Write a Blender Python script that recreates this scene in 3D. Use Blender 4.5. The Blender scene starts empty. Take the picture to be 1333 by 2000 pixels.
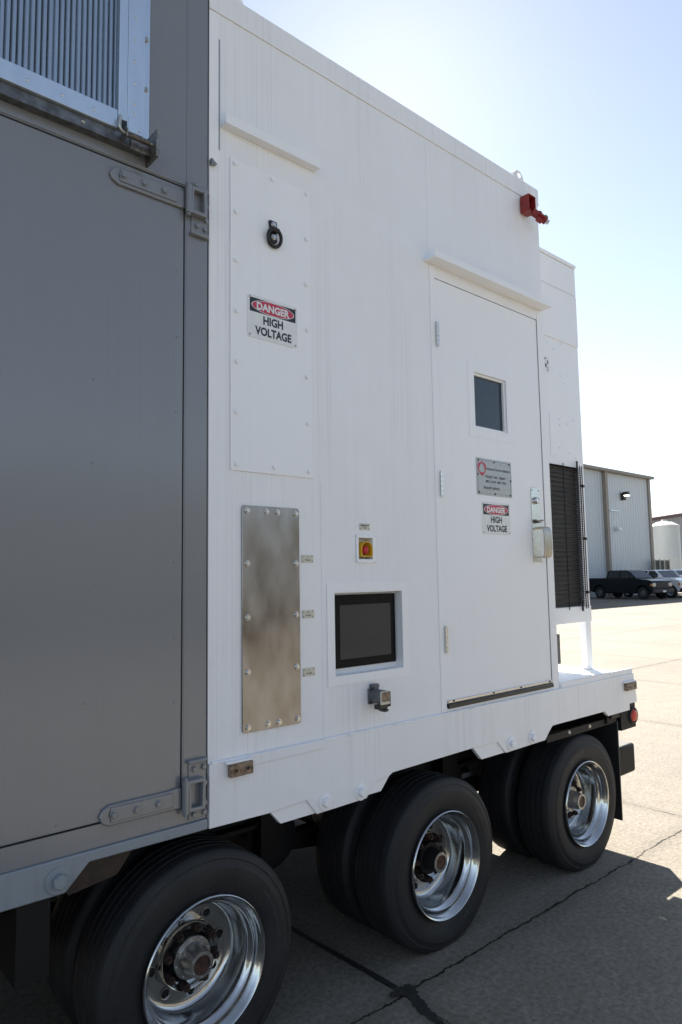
import bpy, bmesh, math, random
from mathutils import Vector, Matrix, noise
rnd = random.Random(7)
PI = math.pi
SC = bpy.context.scene
COL = SC.collection

# ------------------------------------------------------------------ camera
cam_d = bpy.data.cameras.new("camera")
cam = bpy.data.objects.new("camera", cam_d); COL.objects.link(cam)
cr, cu, cf = Vector((0.75206680, -0.65890278, -0.01557720)), Vector((-0.05051140, -0.08118615, 0.99541821)), Vector((0.65714848, 0.74783416, 0.09433952))
M = Matrix((cr, cu, -cf)).transposed().to_4x4()
M.translation = Vector((0, -2.3, 1.771))
cam.matrix_world = M
cam_d.sensor_width = 36; cam_d.lens = 1349.03 / 2000 * 36
cam_d.clip_start = 0.05; cam_d.clip_end = 6000
SC.camera = cam

# ------------------------------------------------------------------ light
SUN_EL, SUN_AZ = math.radians(38), math.radians(46)      # azimuth from +Y towards +X
sdir = Vector((math.cos(SUN_EL) * math.sin(SUN_AZ), math.cos(SUN_EL) * math.cos(SUN_AZ), math.sin(SUN_EL)))
w = bpy.data.worlds.new("World"); SC.world = w; w.use_nodes = True
nt = w.node_tree; nt.nodes.clear()
sky = nt.nodes.new("ShaderNodeTexSky"); sky.sky_type = 'NISHITA'; sky.sun_disc = False
sky.sun_elevation = SUN_EL; sky.sun_rotation = SUN_AZ; sky.altitude = 100; sky.air_density = 1.0; sky.dust_density = 0.15; sky.ozone_density = 1.0
bg = nt.nodes.new("ShaderNodeBackground"); bg.inputs['Strength'].default_value = 0.058
wo = nt.nodes.new("ShaderNodeOutputWorld")
hs = nt.nodes.new("ShaderNodeHueSaturation"); hs.inputs['Saturation'].default_value = 0.72
nt.links.new(sky.outputs[0], hs.inputs['Color']); nt.links.new(hs.outputs[0], bg.inputs[0]); nt.links.new(bg.outputs[0], wo.inputs[0])
sl = bpy.data.lights.new("sun", 'SUN'); sl.energy = 5.0; sl.angle = math.radians(0.5); sl.color = (1.0, 0.93, 0.83)
so = bpy.data.objects.new("sun", sl); COL.objects.link(so)
so.rotation_euler = sdir.to_track_quat('Z', 'Y').to_euler()
SC.view_settings.view_transform = 'Standard'; SC.view_settings.look = 'None'
SC.view_settings.exposure = 1.72; SC.view_settings.gamma = 1.0

# ------------------------------------------------------------------ materials
MATS = {}
def mat(name, col, rough=0.5, metal=0.0, noise_amt=0.0, noise_scale=(5, 5, 5), bump=0.0, bump_scale=200.0, col2=None, spec=0.5, emit=None, coat=0.0, detail=4, thr=None, rnoise=0.0, aniso=0.0):
    m = bpy.data.materials.new(name); m.use_nodes = True; MATS[name] = m
    t = m.node_tree; b = t.nodes['Principled BSDF']
    b.inputs['Base Color'].default_value = (*col, 1); b.inputs['Roughness'].default_value = rough
    b.inputs['Metallic'].default_value = metal; b.inputs['Specular IOR Level'].default_value = spec
    b.inputs['Coat Weight'].default_value = coat
    if emit: b.inputs['Emission Color'].default_value = (*emit[0], 1); b.inputs['Emission Strength'].default_value = emit[1]
    tc = t.nodes.new('ShaderNodeTexCoord')
    if noise_amt > 0 or col2 or rnoise > 0:
        mp = t.nodes.new('ShaderNodeMapping'); mp.inputs['Scale'].default_value = noise_scale
        n = t.nodes.new('ShaderNodeTexNoise'); n.inputs['Scale'].default_value = 1; n.inputs['Detail'].default_value = detail
        t.links.new(tc.outputs['Object'], mp.inputs[0]); t.links.new(mp.outputs[0], n.inputs['Vector'])
        r = t.nodes.new('ShaderNodeValToRGB')
        lo, hi = thr or (0.3, 0.7)
        r.color_ramp.elements[0].position = lo; r.color_ramp.elements[1].position = hi
        c2 = col2 or tuple(c * (1 - noise_amt) for c in col)
        r.color_ramp.elements[0].color = (*c2, 1); r.color_ramp.elements[1].color = (*col, 1)
        t.links.new(n.outputs['Fac'], r.inputs[0])
        if noise_amt > 0 or col2: t.links.new(r.outputs[0], b.inputs['Base Color'])
        if rnoise > 0:
            mr = t.nodes.new('ShaderNodeMapRange'); mr.inputs['To Min'].default_value = max(0.02, rough - rnoise); mr.inputs['To Max'].default_value = rough + rnoise
            mr.inputs['From Min'].default_value = .3; mr.inputs['From Max'].default_value = .7
            t.links.new(n.outputs['Fac'], mr.inputs['Value']); t.links.new(mr.outputs[0], b.inputs['Roughness'])
    if bump > 0:
        n2 = t.nodes.new('ShaderNodeTexNoise'); n2.inputs['Scale'].default_value = bump_scale; n2.inputs['Detail'].default_value = 3
        t.links.new(tc.outputs['Object'], n2.inputs['Vector'])
        bp = t.nodes.new('ShaderNodeBump'); bp.inputs['Strength'].default_value = bump; bp.inputs['Distance'].default_value = 0.01
        t.links.new(n2.outputs['Fac'], bp.inputs['Height']); t.links.new(bp.outputs[0], b.inputs['Normal'])
    return m

def streak_paint(name, col, rough, streak, blot, spec=0.5, wave=0.0008, rlo=.285, rhi=None):
    """painted steel with fine vertical rain streaks, faint blotchy dust and a slightly uneven sheet"""
    m = bpy.data.materials.new(name); m.use_nodes = True; MATS[name] = m
    t = m.node_tree; b = t.nodes['Principled BSDF']; N = t.nodes.new; Lk = t.links.new
    b.inputs['Specular IOR Level'].default_value = spec
    tc = N('ShaderNodeTexCoord')
    def nz(scale, det=5, sc=1.0):
        mp = N('ShaderNodeMapping'); mp.inputs['Scale'].default_value = scale
        n = N('ShaderNodeTexNoise'); n.inputs['Scale'].default_value = sc; n.inputs['Detail'].default_value = det
        Lk(tc.outputs['Object'], mp.inputs[0]); Lk(mp.outputs[0], n.inputs['Vector']); return n.outputs['Fac']
    def ramp(v, a, bb, c0, c1):
        r = N('ShaderNodeMapRange'); r.inputs['From Min'].default_value = a; r.inputs['From Max'].default_value = bb
        r.inputs['To Min'].default_value = c0; r.inputs['To Max'].default_value = c1; Lk(v, r.inputs['Value']); return r.outputs[0]
    def mul(a, c):
        x = N('ShaderNodeMath'); x.operation = 'MULTIPLY'; Lk(a, x.inputs[0]); Lk(c, x.inputs[1]); return x.outputs[0]
    s1 = ramp(nz((120, 120, 0.55), 5), 0.34, 0.52, 1 - streak, 1.0)
    gate = ramp(nz((3.0, 3.0, 0.7), 3), 0.38, 0.62, 0.0, 1.0)
    mx = N('ShaderNodeMix'); mx.data_type = 'FLOAT'; mx.inputs[2].default_value = 1.0
    Lk(gate, mx.inputs[0]); Lk(s1, mx.inputs[3]); s1 = mx.outputs[0]
    s2 = ramp(nz((2.2, 2.2, 1.4), 2), 0.1, 0.9, 1 - blot, 1.0)
    s3 = ramp(nz((9, 9, 9), 4), 0.2, 0.9, 1.0, 1 - blot * 0.7)
    f = mul(mul(s1, s2), s3)
    cm = N('ShaderNodeMix'); cm.data_type = 'RGBA'
    cm.inputs[6].default_value = (col[0] * .52, col[1] * .50, col[2] * .46, 1); cm.inputs[7].default_value = (*col, 1)
    Lk(ramp(f, 0.5, 1.0, 0.0, 1.0), cm.inputs[0]); Lk(cm.outputs[2], b.inputs['Base Color'])
    Lk(ramp(nz((3, 3, 2.0), 2), 0.0, 1.0, rlo, rhi or rough + .08), b.inputs['Roughness'])
    h = N('ShaderNodeMath'); h.operation = 'ADD'
    a1 = ramp(nz((1.7, 1.7, 1.1), 2), 0, 1, 0, 1); a2 = ramp(nz((260, 260, 260), 2), 0, 1, 0, 0.06)
    Lk(a1, h.inputs[0]); Lk(a2, h.inputs[1])
    bp = N('ShaderNodeBump'); bp.inputs['Strength'].default_value = 1.0; bp.inputs['Distance'].default_value = wave
    Lk(h.outputs[0], bp.inputs['Height']); Lk(bp.outputs[0], b.inputs['Normal'])
    return m

streak_paint('white_paint', (.875, .89, .915), .36, .11, .06, .45, .0026)
streak_paint('white_smooth', (.88, .895, .92), .32, .03, .03, .45, .0010)
streak_paint('grey_paint', (.192, .205, .222), .17, .04, .05, 1.0, .0030, .13, .20)
streak_paint('pale_rail', (.25, .29, .33), .24, .06, .08, .6, .003)  # paler than grey_paint: reflected bright ground put into the rail colour
mat('dark_gap', (.012, .012, .012), .8)
mat('steel', (.38, .38, .385), .19, 1.0, col2=(.24, .23, .22), noise_scale=(11, 11, 5), bump=.22, bump_scale=1.6, thr=(.3, .7), detail=9, rnoise=.05)
mat('bright_steel', (.62, .62, .60), .26, 1.0, bump=.05, bump_scale=90, rnoise=.06)
mat('galvanised', (.62, .72, .82), .34, .8, col2=(.55, .64, .74), noise_scale=(20, 20, 6), thr=(.2, .8))
mat('zinc_bolt', (.50, .50, .46), .32, .9, col2=(.33, .31, .27), noise_scale=(120, 120, 120))
mat('aluminium', (.60, .61, .61), .16, 1.0, col2=(.44, .44, .43), noise_scale=(9, 9, 9), thr=(.25, .7), bump=.04, bump_scale=60)
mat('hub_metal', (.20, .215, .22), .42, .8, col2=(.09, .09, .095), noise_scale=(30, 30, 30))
mat('hub_silver', (.50, .51, .51), .34, .9, col2=(.26, .26, .26), noise_scale=(34, 34, 34), bump=.08, bump_scale=140)
mat('fin_metal', (.36, .44, .53), .38, .7, noise_amt=.1)
mat('satin_steel', (.46, .43, .385), .33, .95, col2=(.38, .36, .32), noise_scale=(30, 30, 8))
mat('rust_cap', (.10, .055, .038), .45, .3, col2=(.025, .016, .014), noise_scale=(40, 40, 40))
mat('rust_brown', (.052, .026, .02), .75, .1, col2=(.018, .012, .011), noise_scale=(50, 50, 50))
mat('rubber', (.022, .0215, .022), .62, 0, col2=(.011, .012, .014), noise_scale=(5, 5, 5), thr=(.35, .75), bump=.25, bump_scale=120, spec=.4)
mat('rubber_letter', (.045, .046, .05), .5, 0)
mat('chassis_black', (.006, .006, .007), .55, 0, spec=.3)
mat('black_plastic', (.02, .021, .023), .32, 0, bump=.1, bump_scale=300)
mat('black_iron', (.018, .018, .02), .4, .3, bump=.15, bump_scale=160)
mat('brown_plate', (.045, .030, .022), .6, .2, col2=(.02, .014, .011), noise_scale=(22, 22, 22), bump=.2, bump_scale=60)
mat('marker_tan', (.27, .20, .14), .45, .2, col2=(.10, .07, .05), noise_scale=(60, 60, 60), thr=(.35, .6))
mat('screen_glass', (.006, .007, .009), .08, 0, spec=.10)
mat('screen_display', (.034, .037, .042), .06, 0, spec=.30)
mat('red_paint', (.30, .022, .02), .4, 0, col2=(.20, .014, .014), noise_scale=(30, 30, 30))
mat('red_lens', (.55, .05, .03), .25, 0)
mat('sign_white', (.78, .80, .80), .35, 0, col2=(.68, .70, .70), noise_scale=(30, 30, 30))
mat('sign_black', (.018, .022, .03), .35)
mat('sign_red', (.50, .035, .075), .35)
mat('plate_silver', (.46, .47, .47), .38, .5, col2=(.38, .39, .39), noise_scale=(60, 60, 60))
mat('label_silver', (.64, .61, .50), .4, .1, col2=(.52, .52, .46), noise_scale=(60, 60, 60))
mat('ink', (.02, .022, .025), .5)
mat('ink_grey', (.10, .11, .12), .5)
mat('yellow_plastic', (.78, .45, .02), .35)
mat('knob_red', (.50, .012, .035), .35)
mat('grey_cast', (.17, .18, .19), .45, .4, col2=(.09, .09, .10), noise_scale=(60, 60, 60))
mat('coil_black', (.022, .019, .018), .5, .3, col2=(.05, .045, .04), noise_scale=(6, 6, 90), thr=(.52, .62))
mat('dirty_hole', (.20, .19, .18), .8)
mat('terminal', (.10, .30, .10), .5)
mat('wire', (.02, .02, .02), .5)
mat('spring_steel', (.36, .34, .30), .38, .9, col2=(.15, .12, .10), noise_scale=(80, 80, 80))
mat('tan_trim', (.27, .235, .20), .55, 0, noise_amt=.15)
mat('tank_white', (.60, .62, .60), .5, 0, col2=(.50, .51, .48), noise_scale=(.6, .6, .15), thr=(.3, .6))
mat('dark_red_trim', (.11, .055, .055), .6)
mat('lamp_lens', (.9, .9, .85), .3, emit=((1, .95, .85), 1.4))
mat('lamp_body', (.025, .022, .022), .5)
mat('truck_black', (.003, .006, .008), .25, 0, spec=.25)
mat('truck_white', (.70, .71, .72), .2, 0, coat=.5)
mat('truck_silver', (.66, .67, .68), .22, .1, coat=.5)
mat('truck_blue', (.03, .04, .07), .2, .2, coat=.5)
mat('auto_glass', (.015, .02, .024), .08, 0, spec=.5)
mat('auto_trim', (.02, .02, .022), .45)
mat('chrome', (.6, .6, .6), .15, 1)
mat('lamp_clear', (.55, .55, .52), .12, .3, spec=.8)
mat('amber', (.6, .2, .03), .3)
mat('fence_dark', (.06, .065, .06), .6)
mat('fence_pale', (.45, .42, .36), .6)
mat('bark', (.08, .06, .045), .9)
mat('foliage', (.045, .062, .03), .7, 0, col2=(.02, .03, .014), noise_scale=(.7, .7, .7))
mat('dark_body', (.10, .105, .11), .5)
mat('far_wall', (.33, .31, .28), .7)

def corrugated(name, col, pitch):
    m = mat(name, col, .45, 0, col2=tuple(c * .93 for c in col), noise_scale=(.25, .25, .12))
    t = m.node_tree; b = t.nodes['Principled BSDF']
    tc = t.nodes.new('ShaderNodeTexCoord'); sp = t.nodes.new('ShaderNodeSeparateXYZ')
    t.links.new(tc.outputs['Object'], sp.inputs[0])
    ad = t.nodes.new('ShaderNodeMath'); ad.operation = 'ADD'; t.links.new(sp.outputs[0], ad.inputs[0]); t.links.new(sp.outputs[1], ad.inputs[1])
    mu = t.nodes.new('ShaderNodeMath'); mu.operation = 'MULTIPLY'; mu.inputs[1].default_value = 2 * PI / pitch; t.links.new(ad.outputs[0], mu.inputs[0])
    sn = t.nodes.new('ShaderNodeMath'); sn.operation = 'SINE'; t.links.new(mu.outputs[0], sn.inputs[0])
    bp = t.nodes.new('ShaderNodeBump'); bp.inputs['Strength'].default_value = 1; bp.inputs['Distance'].default_value = pitch * .06
    t.links.new(sn.outputs[0], bp.inputs['Height']); t.links.new(bp.outputs[0], b.inputs['Normal'])
    return m
corrugated('cladding_white', (.54, .58, .62), .42)
corrugated('cladding_grey', (.30, .29, .30), 0.5)

def concrete():
    m = bpy.data.materials.new('concrete'); m.use_nodes = True; MATS['concrete'] = m
    t = m.node_tree; b = t.nodes['Principled BSDF']; N = t.nodes.new; Lk = t.links.new
    b.inputs['Roughness'].default_value = .85; b.inputs['Specular IOR Level'].default_value = .25
    tc = N('ShaderNodeTexCoord'); sp = N('ShaderNodeSeparateXYZ'); Lk(tc.outputs['Object'], sp.inputs[0])
    def nz(sc, det=6, rough=.6, vec=None):
        n = N('ShaderNodeTexNoise'); n.inputs['Scale'].default_value = sc; n.inputs['Detail'].default_value = det; n.inputs['Roughness'].default_value = rough
        Lk(vec or tc.outputs['Object'], n.inputs['Vector']); return n.outputs['Fac']
    def mr(v, a, bb, c, d, smooth=False):
        r = N('ShaderNodeMapRange'); r.inputs['From Min'].default_value = a; r.inputs['From Max'].default_value = bb
        r.inputs['To Min'].default_value = c; r.inputs['To Max'].default_value = d; Lk(v, r.inputs['Value']); return r.outputs[0]
    def ma(op, a, c=None, d=None):
        x = N('ShaderNodeMath'); x.operation = op
        for i, v in enumerate((a, c, d)):
            if v is None: continue
            if isinstance(v, (int, float)): x.inputs[i].default_value = v
            else: Lk(v, x.inputs[i])
        return x.outputs[0]
    wob = ma('MULTIPLY', ma('SUBTRACT', nz(2.6, 6, .65), .5), .10)
    wob2 = ma('MULTIPLY', ma('SUBTRACT', nz(22, 6, .75), .5), .040)
    wv = ma('ADD', wob, wob2)
    def joint(axis, off, pitch, extra=1.0):
        c = ma('ADD', ma('ADD', sp.outputs[axis], ma('MULTIPLY', wv, extra)), off)
        f = ma('SUBTRACT', ma('MODULO', ma('ADD', c, pitch * 400.5), pitch), pitch / 2)
        return ma('ABSOLUTE', f)
    dy = joint(1, 0.11, 4.05); dx = joint(0, -2.232, 3.05, .18)
    width = mr(nz(6, 5, .7), .35, .75, .001, .008)
    d = ma('MINIMUM', dy, ma('ADD', dx, .003))
    crack = N('ShaderNodeMapRange'); crack.interpolation_type = 'SMOOTHSTEP'
    Lk(ma('SUBTRACT', d, width), crack.inputs['Value']); crack.inputs['From Min'].default_value = -.002; crack.inputs['From Max'].default_value = .004
    crack = crack.outputs[0]
    # hairline cracks across slabs
    big = nz(.35, 4, .55); fine = nz(38, 7, .7); mid = nz(5, 6, .6)
    base = N('ShaderNodeMix'); base.data_type = 'RGBA'
    base.inputs[6].default_value = (.205, .184, .152, 1); base.inputs[7].default_value = (.268, .238, .192, 1)
    Lk(mr(big, .3, .7, 0, 1), base.inputs[0])
    m1 = N('ShaderNodeMix'); m1.data_type = 'RGBA'; m1.blend_type = 'MULTIPLY'; m1.inputs[0].default_value = 1
    g = ma('MULTIPLY', mr(fine, .35, .62, .62, 1.10), mr(mid, .3, .7, .86, 1.05))
    # aggregate specks, and grime along the joints
    vo = N('ShaderNodeTexVoronoi'); vo.inputs['Scale'].default_value = 85; Lk(tc.outputs['Object'], vo.inputs['Vector'])
    g = ma('MULTIPLY', g, mr(vo.outputs['Distance'], .05, .35, .80, 1.0))
    grime = mr(ma('SUBTRACT', ma('MINIMUM', dy, dx), ma('MULTIPLY', mid, .12)), -.06, .06, .80, 1.0)
    g = ma('MULTIPLY', g, grime)
    cc = N('ShaderNodeCombineColor'); [Lk(g, cc.inputs[i]) for i in range(3)]
    Lk(base.outputs[2], m1.inputs[6]); Lk(cc.outputs[0], m1.inputs[7])
    # near-black colour inside the joint cracks
    st = N('ShaderNodeMix'); st.data_type = 'RGBA'; st.inputs[6].default_value = (.016, .015, .014, 1)
    Lk(crack, st.inputs[0]); Lk(m1.outputs[2], st.inputs[7]); Lk(st.outputs[2], b.inputs['Base Color'])
    h = ma('ADD', ma('MULTIPLY', crack, 1.6), ma('ADD', ma('MULTIPLY', fine, .35), ma('MULTIPLY', vo.outputs['Distance'], .25)))
    bp = N('ShaderNodeBump'); bp.inputs['Strength'].default_value = .9; bp.inputs['Distance'].default_value = .006
    Lk(h, bp.inputs['Height']); Lk(bp.outputs[0], b.inputs['Normal'])
concrete()
mat('tar', (.012, .012, .012), .7, 0, bump=.6, bump_scale=70)
mat('crack_fill', (.020, .018, .016), .95, 0, bump=1, bump_scale=120)

def wire_glass():
    m = mat('wire_glass', (.008, .02, .036), .06, 0, spec=.6)
    t = m.node_tree; b = t.nodes['Principled BSDF']; N = t.nodes.new; Lk = t.links.new
    tc = N('ShaderNodeTexCoord'); sp = N('ShaderNodeSeparateXYZ'); Lk(tc.outputs['Object'], sp.inputs[0])
    def ma(op, a, c):
        x = N('ShaderNodeMath'); x.operation = op
        for i, v in enumerate((a, c)):
            if isinstance(v, (int, float)): x.inputs[i].default_value = v
            else: Lk(v, x.inputs[i])
        return x.outputs[0]
    outs = []
    for op in ('ADD', 'SUBTRACT'):
        s = ma('ADD', ma(op, sp.outputs[0], sp.outputs[2]), 10.0)
        f = ma('ABSOLUTE', ma('SUBTRACT', ma('MODULO', s, .018), .009), 0)
        outs.append(ma('LESS_THAN', f, .0009))
    fac = ma('MAXIMUM', outs[0], outs[1])
    mx = N('ShaderNodeMix'); mx.data_type = 'RGBA'; mx.inputs[6].default_value = (.008, .02, .036, 1); mx.inputs[7].default_value = (.055, .075, .095, 1)
    Lk(fac, mx.inputs[0]); Lk(mx.outputs[2], b.inputs['Base Color'])
wire_glass()

# ------------------------------------------------------------------ mesh helpers
class MB:
    def __init__(s): s.bm = bmesh.new()
    def poly(s, pts):
        vs = [s.bm.verts.new(p) for p in pts]; return s.bm.faces.new(vs)
    def box(s, x0, x1, y0, y1, z0, z1, T=None):
        c = [(x0, y0, z0), (x1, y0, z0), (x1, y1, z0), (x0, y1, z0), (x0, y0, z1), (x1, y0, z1), (x1, y1, z1), (x0, y1, z1)]
        v = [s.bm.verts.new(T @ Vector(p) if T else p) for p in c]
        for f in ((0, 3, 2, 1), (4, 5, 6, 7), (0, 1, 5, 4), (1, 2, 6, 5), (2, 3, 7, 6), (3, 0, 4, 7)): s.bm.faces.new([v[i] for i in f])
        return s
    def prism(s, pts, y0, y1, T=None):
        """outline in (x, z), thickness from y0 to y1"""
        a = [s.bm.verts.new(T @ Vector((p[0], y0, p[1])) if T else (p[0], y0, p[1])) for p in pts]
        b = [s.bm.verts.new(T @ Vector((p[0], y1, p[1])) if T else (p[0], y1, p[1])) for p in pts]
        n = len(pts); s.bm.faces.new(a); s.bm.faces.new(b[::-1])
        for i in range(n): s.bm.faces.new([a[i], b[i], b[(i + 1) % n], a[(i + 1) % n]])
        return s
    def cyl(s, p0, p1, r0, r1=None, n=16, cap=True):
        p0, p1 = Vector(p0), Vector(p1); r1 = r0 if r1 is None else r1
        d = (p1 - p0).normalized(); u = d.orthogonal().normalized(); v = d.cross(u)
        A, B = [], []
        for i in range(n):
            a = 2 * PI * i / n; o = u * math.cos(a) + v * math.sin(a)
            A.append(s.bm.verts.new(p0 + o * r0)); B.append(s.bm.verts.new(p1 + o * r1))
        for i in range(n): s.bm.faces.new([A[i], A[(i + 1) % n], B[(i + 1) % n], B[i]])
        if cap: s.bm.faces.new(A[::-1]); s.bm.faces.new(B)
        return s
    def tube(s, pts, r, n=8):
        pts = [Vector(p) for p in pts]; rings = []; prev = None
        for i, p in enumerate(pts):
            d = ((pts[min(i + 1, len(pts) - 1)] - pts[max(i - 1, 0)])).normalized()
            if prev is None: u = d.orthogonal().normalized()
            else: u = (prev - d * prev.dot(d)).normalized()
            prev = u; v = d.cross(u)
            rings.append([s.bm.verts.new(p + (u * math.cos(2 * PI * k / n) + v * math.sin(2 * PI * k / n)) * r) for k in range(n)])
        for a, b in zip(rings, rings[1:]):
            for k in range(n): s.bm.faces.new([a[k], a[(k + 1) % n], b[(k + 1) % n], b[k]])
        s.bm.faces.new(rings[0][::-1]); s.bm.faces.new(rings[-1]); return s
    def lathe(s, prof, c=(0, 0, 0), n=96, axis='Y', close=False):
        """profile of (radius, axial) turned round the Y axis through c"""
        rings = []
        for r, a in prof:
            if r < 1e-5: rings.append([s.bm.verts.new((c[0], c[1] + a, c[2]))]); continue
            rings.append([s.bm.verts.new((c[0] + r * math.cos(2 * PI * k / n), c[1] + a, c[2] + r * math.sin(2 * PI * k / n))) for k in range(n)])
        if close: rings.append(rings[0])
        for A, B in zip(rings, rings[1:]):
            for k in range(n):
                k2 = (k + 1) % n
                if len(A) == 1 and len(B) == 1: continue
                if len(A) == 1: s.bm.faces.new([A[0], B[k2], B[k]])
                elif len(B) == 1: s.bm.faces.new([A[k], A[k2], B[0]])
                else: s.bm.faces.new([A[k], A[k2], B[k2], B[k]])
        return s
    def ring(s, outer, inner, y0, y1):
        """frame between two rectangles (x0,x1,z0,z1), front y0, back y1"""
        (a0, a1, c0, c1), (i0, i1, j0, j1) = outer, inner
        O = [(a0, c0), (a1, c0), (a1, c1), (a0, c1)]; I = [(i0, j0), (i1, j0), (i1, j1), (i0, j1)]
        vo = [[s.bm.verts.new((p[0], y, p[1])) for p in O] for y in (y0, y1)]; vi = [[s.bm.verts.new((p[0], y, p[1])) for p in I] for y in (y0, y1)]
        for k in range(4):
            k2 = (k + 1) % 4
            s.bm.faces.new([vo[0][k], vo[0][k2], vi[0][k2], vi[0][k]]); s.bm.faces.new([vo[1][k2], vo[1][k], vi[1][k], vi[1][k2]])
            s.bm.faces.new([vo[0][k2], vo[0][k], vo[1][k], vo[1][k2]]); s.bm.faces.new([vi[0][k], vi[0][k2], vi[1][k2], vi[1][k]])
        return s
    def build(s, name, m, parent=None, bevel=0.0, seg=2, smooth=None, origin=None):
        bmesh.ops.recalc_face_normals(s.bm, faces=s.bm.faces[:])
        if origin:
            for v in s.bm.verts: v.co -= Vector(origin)
        me = bpy.data.meshes.new(name); s.bm.to_mesh(me); s.bm.free()
        o = bpy.data.objects.new(name, me); COL.objects.link(o); me.materials.append(MATS[m])
        if origin: o.location = origin
        if parent: o.parent = parent
        if bevel > 0:
            md = o.modifiers.new('bevel', 'BEVEL'); md.width = bevel; md.segments = seg; md.limit_method = 'ANGLE'; md.angle_limit = math.radians(35); md.harden_normals = False
        if smooth or bevel > 0:
            ang = smooth or 40
            for p in me.polygons: p.use_smooth = True
            me.set_sharp_from_angle(angle=math.radians(ang))
        return o

def thing(name, label, cat, group=None, loc=(0, 0, 0)):
    o = bpy.data.objects.new(name, None); COL.objects.link(o); o.empty_display_size = .2; o.location = loc
    o['label'] = label; o['category'] = cat
    if group: o['group'] = group
    return o
def tag(o, label, cat, group=None):
    o['label'] = label; o['category'] = cat
    if group: o['group'] = group
    return o
def struct(o): o['kind'] = 'structure'; return o
def dup(o, parent=None, loc=None):
    c = o.copy(); COL.objects.link(c)
    if parent: c.parent = parent
    if loc is not None: c.location = loc
    for ch in [k for k in bpy.data.objects if k.parent == o]: dup(ch, c)
    return c

def text(name, s, m, parent, x0, x1, z, h, y, bold=0.0, origin=(0, 0, 0)):
    """lettering facing -Y between x0 and x1, cap height h, baseline z; baked to mesh"""
    cu_ = bpy.data.curves.new(name, 'FONT'); cu_.body = s; cu_.size = 1; cu_.offset = bold; cu_.resolution_u = 3; cu_.extrude = 0
    tmp = bpy.data.objects.new('tmp', cu_); COL.objects.link(tmp)
    dg = bpy.context.evaluated_depsgraph_get(); dg.update()
    me = bpy.data.meshes.new_from_object(tmp.evaluated_get(dg)); bpy.data.objects.remove(tmp)
    xs = [v.co.x for v in me.vertices]; ys = [v.co.y for v in me.vertices]
    a, b_, hh = min(xs), max(xs), 0.70
    for v in me.vertices:
        X = x0 + (v.co.x - a) / (b_ - a) * (x1 - x0); Z = z + v.co.y / hh * h
        v.co = Vector((X, y, Z)) - Vector(origin)
    me.name = name; o = bpy.data.objects.new(name, me); COL.objects.link(o); me.materials.clear(); me.materials.append(MATS[m]); o.location = origin; o.parent = parent
    return o

def hexbolt(x, z, y, r, m, parent, name='bolt', washer=1.5, h=.6, tilt=None):
    """hex head bolt seen from -Y; y is the surface it sits on"""
    b = MB(); a0 = rnd.random()
    if washer: b.cyl((x, y, z), (x, y - r * .22, z), r * washer, n=20)
    pts = [(x + r * math.cos(a0 + k * PI / 3), z + r * math.sin(a0 + k * PI / 3)) for k in range(6)]
    b.prism(pts, y - r * (h + .22), y - r * .2)
    return b.build(name, m, parent, bevel=r * .12, seg=1)
def button(x, z, y, r, m, parent, name='rivet'):
    b = MB(); b.lathe([(0, -r * .55), (r * .55, -r * .48), (r * .9, -r * .25), (r, 0)], (x, y, z), n=12)
    return b.build(name, m, parent, smooth=60)

# ================================================================== GROUND
g = MB(); g.poly([(-1500, -1500, 0), (1500, -1500, 0), (1500, 1500, 0), (-1500, 1500, 0)])
struct(g.build('ground', 'concrete'))
def strip(name, m, pts, wid, z, seed, jag=.012, step=.02):
    """ragged flat strip along a polyline on the ground"""
    r = random.Random(seed); P = []
    for (a, wa), (b, wb) in zip(zip(pts, wid), zip(pts[1:], wid[1:])):
        a, b = Vector(a), Vector(b); n = max(1, int((b - a).length / step))
        for i in range(n): P.append((a.lerp(b, i / n), wa + (wb - wa) * i / n))
    P.append((Vector(pts[-1]), wid[-1])); L, R_ = [], []
    for i, (p, ww) in enumerate(P):
        d = (P[min(i + 1, len(P) - 1)][0] - P[max(i - 1, 0)][0]).normalized(); nrm = Vector((-d.y, d.x))
        L.append(p + nrm * (ww / 2 + r.uniform(-jag, jag) * ww * 12)); R_.append(p - nrm * (ww / 2 + r.uniform(-jag, jag) * ww * 12))
    mb = MB()
    l = [mb.bm.verts.new((q.x, q.y, z)) for q in L]; rr = [mb.bm.verts.new((q.x, q.y, z)) for q in R_]
    for i in range(len(l) - 1): mb.bm.faces.new([l[i], l[i + 1], rr[i + 1], rr[i]])
    return struct(mb.build(name, m))
strip('tar_joint', 'tar', [(2.20, 1.9), (2.215, 1.1), (2.222, .54), (2.245, -.06)], [.034, .032, .030, .028], .004, 1, jag=.006)
strip('broken_joint', 'crack_fill', [(2.27, -.085), (2.25, -.16), (2.215, -.25), (2.20, -.34), (2.19, -.48), (2.215, -.8)], [.085, .05, .045, .03, .035, .02], .004, 2, jag=.014, step=.006)
strip('broken_joint', 'crack_fill', [(2.30, -.09), (2.22, -.095), (2.18, -.085)], [.03, .05, .02], .008, 4, jag=.014, step=.006)

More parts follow.
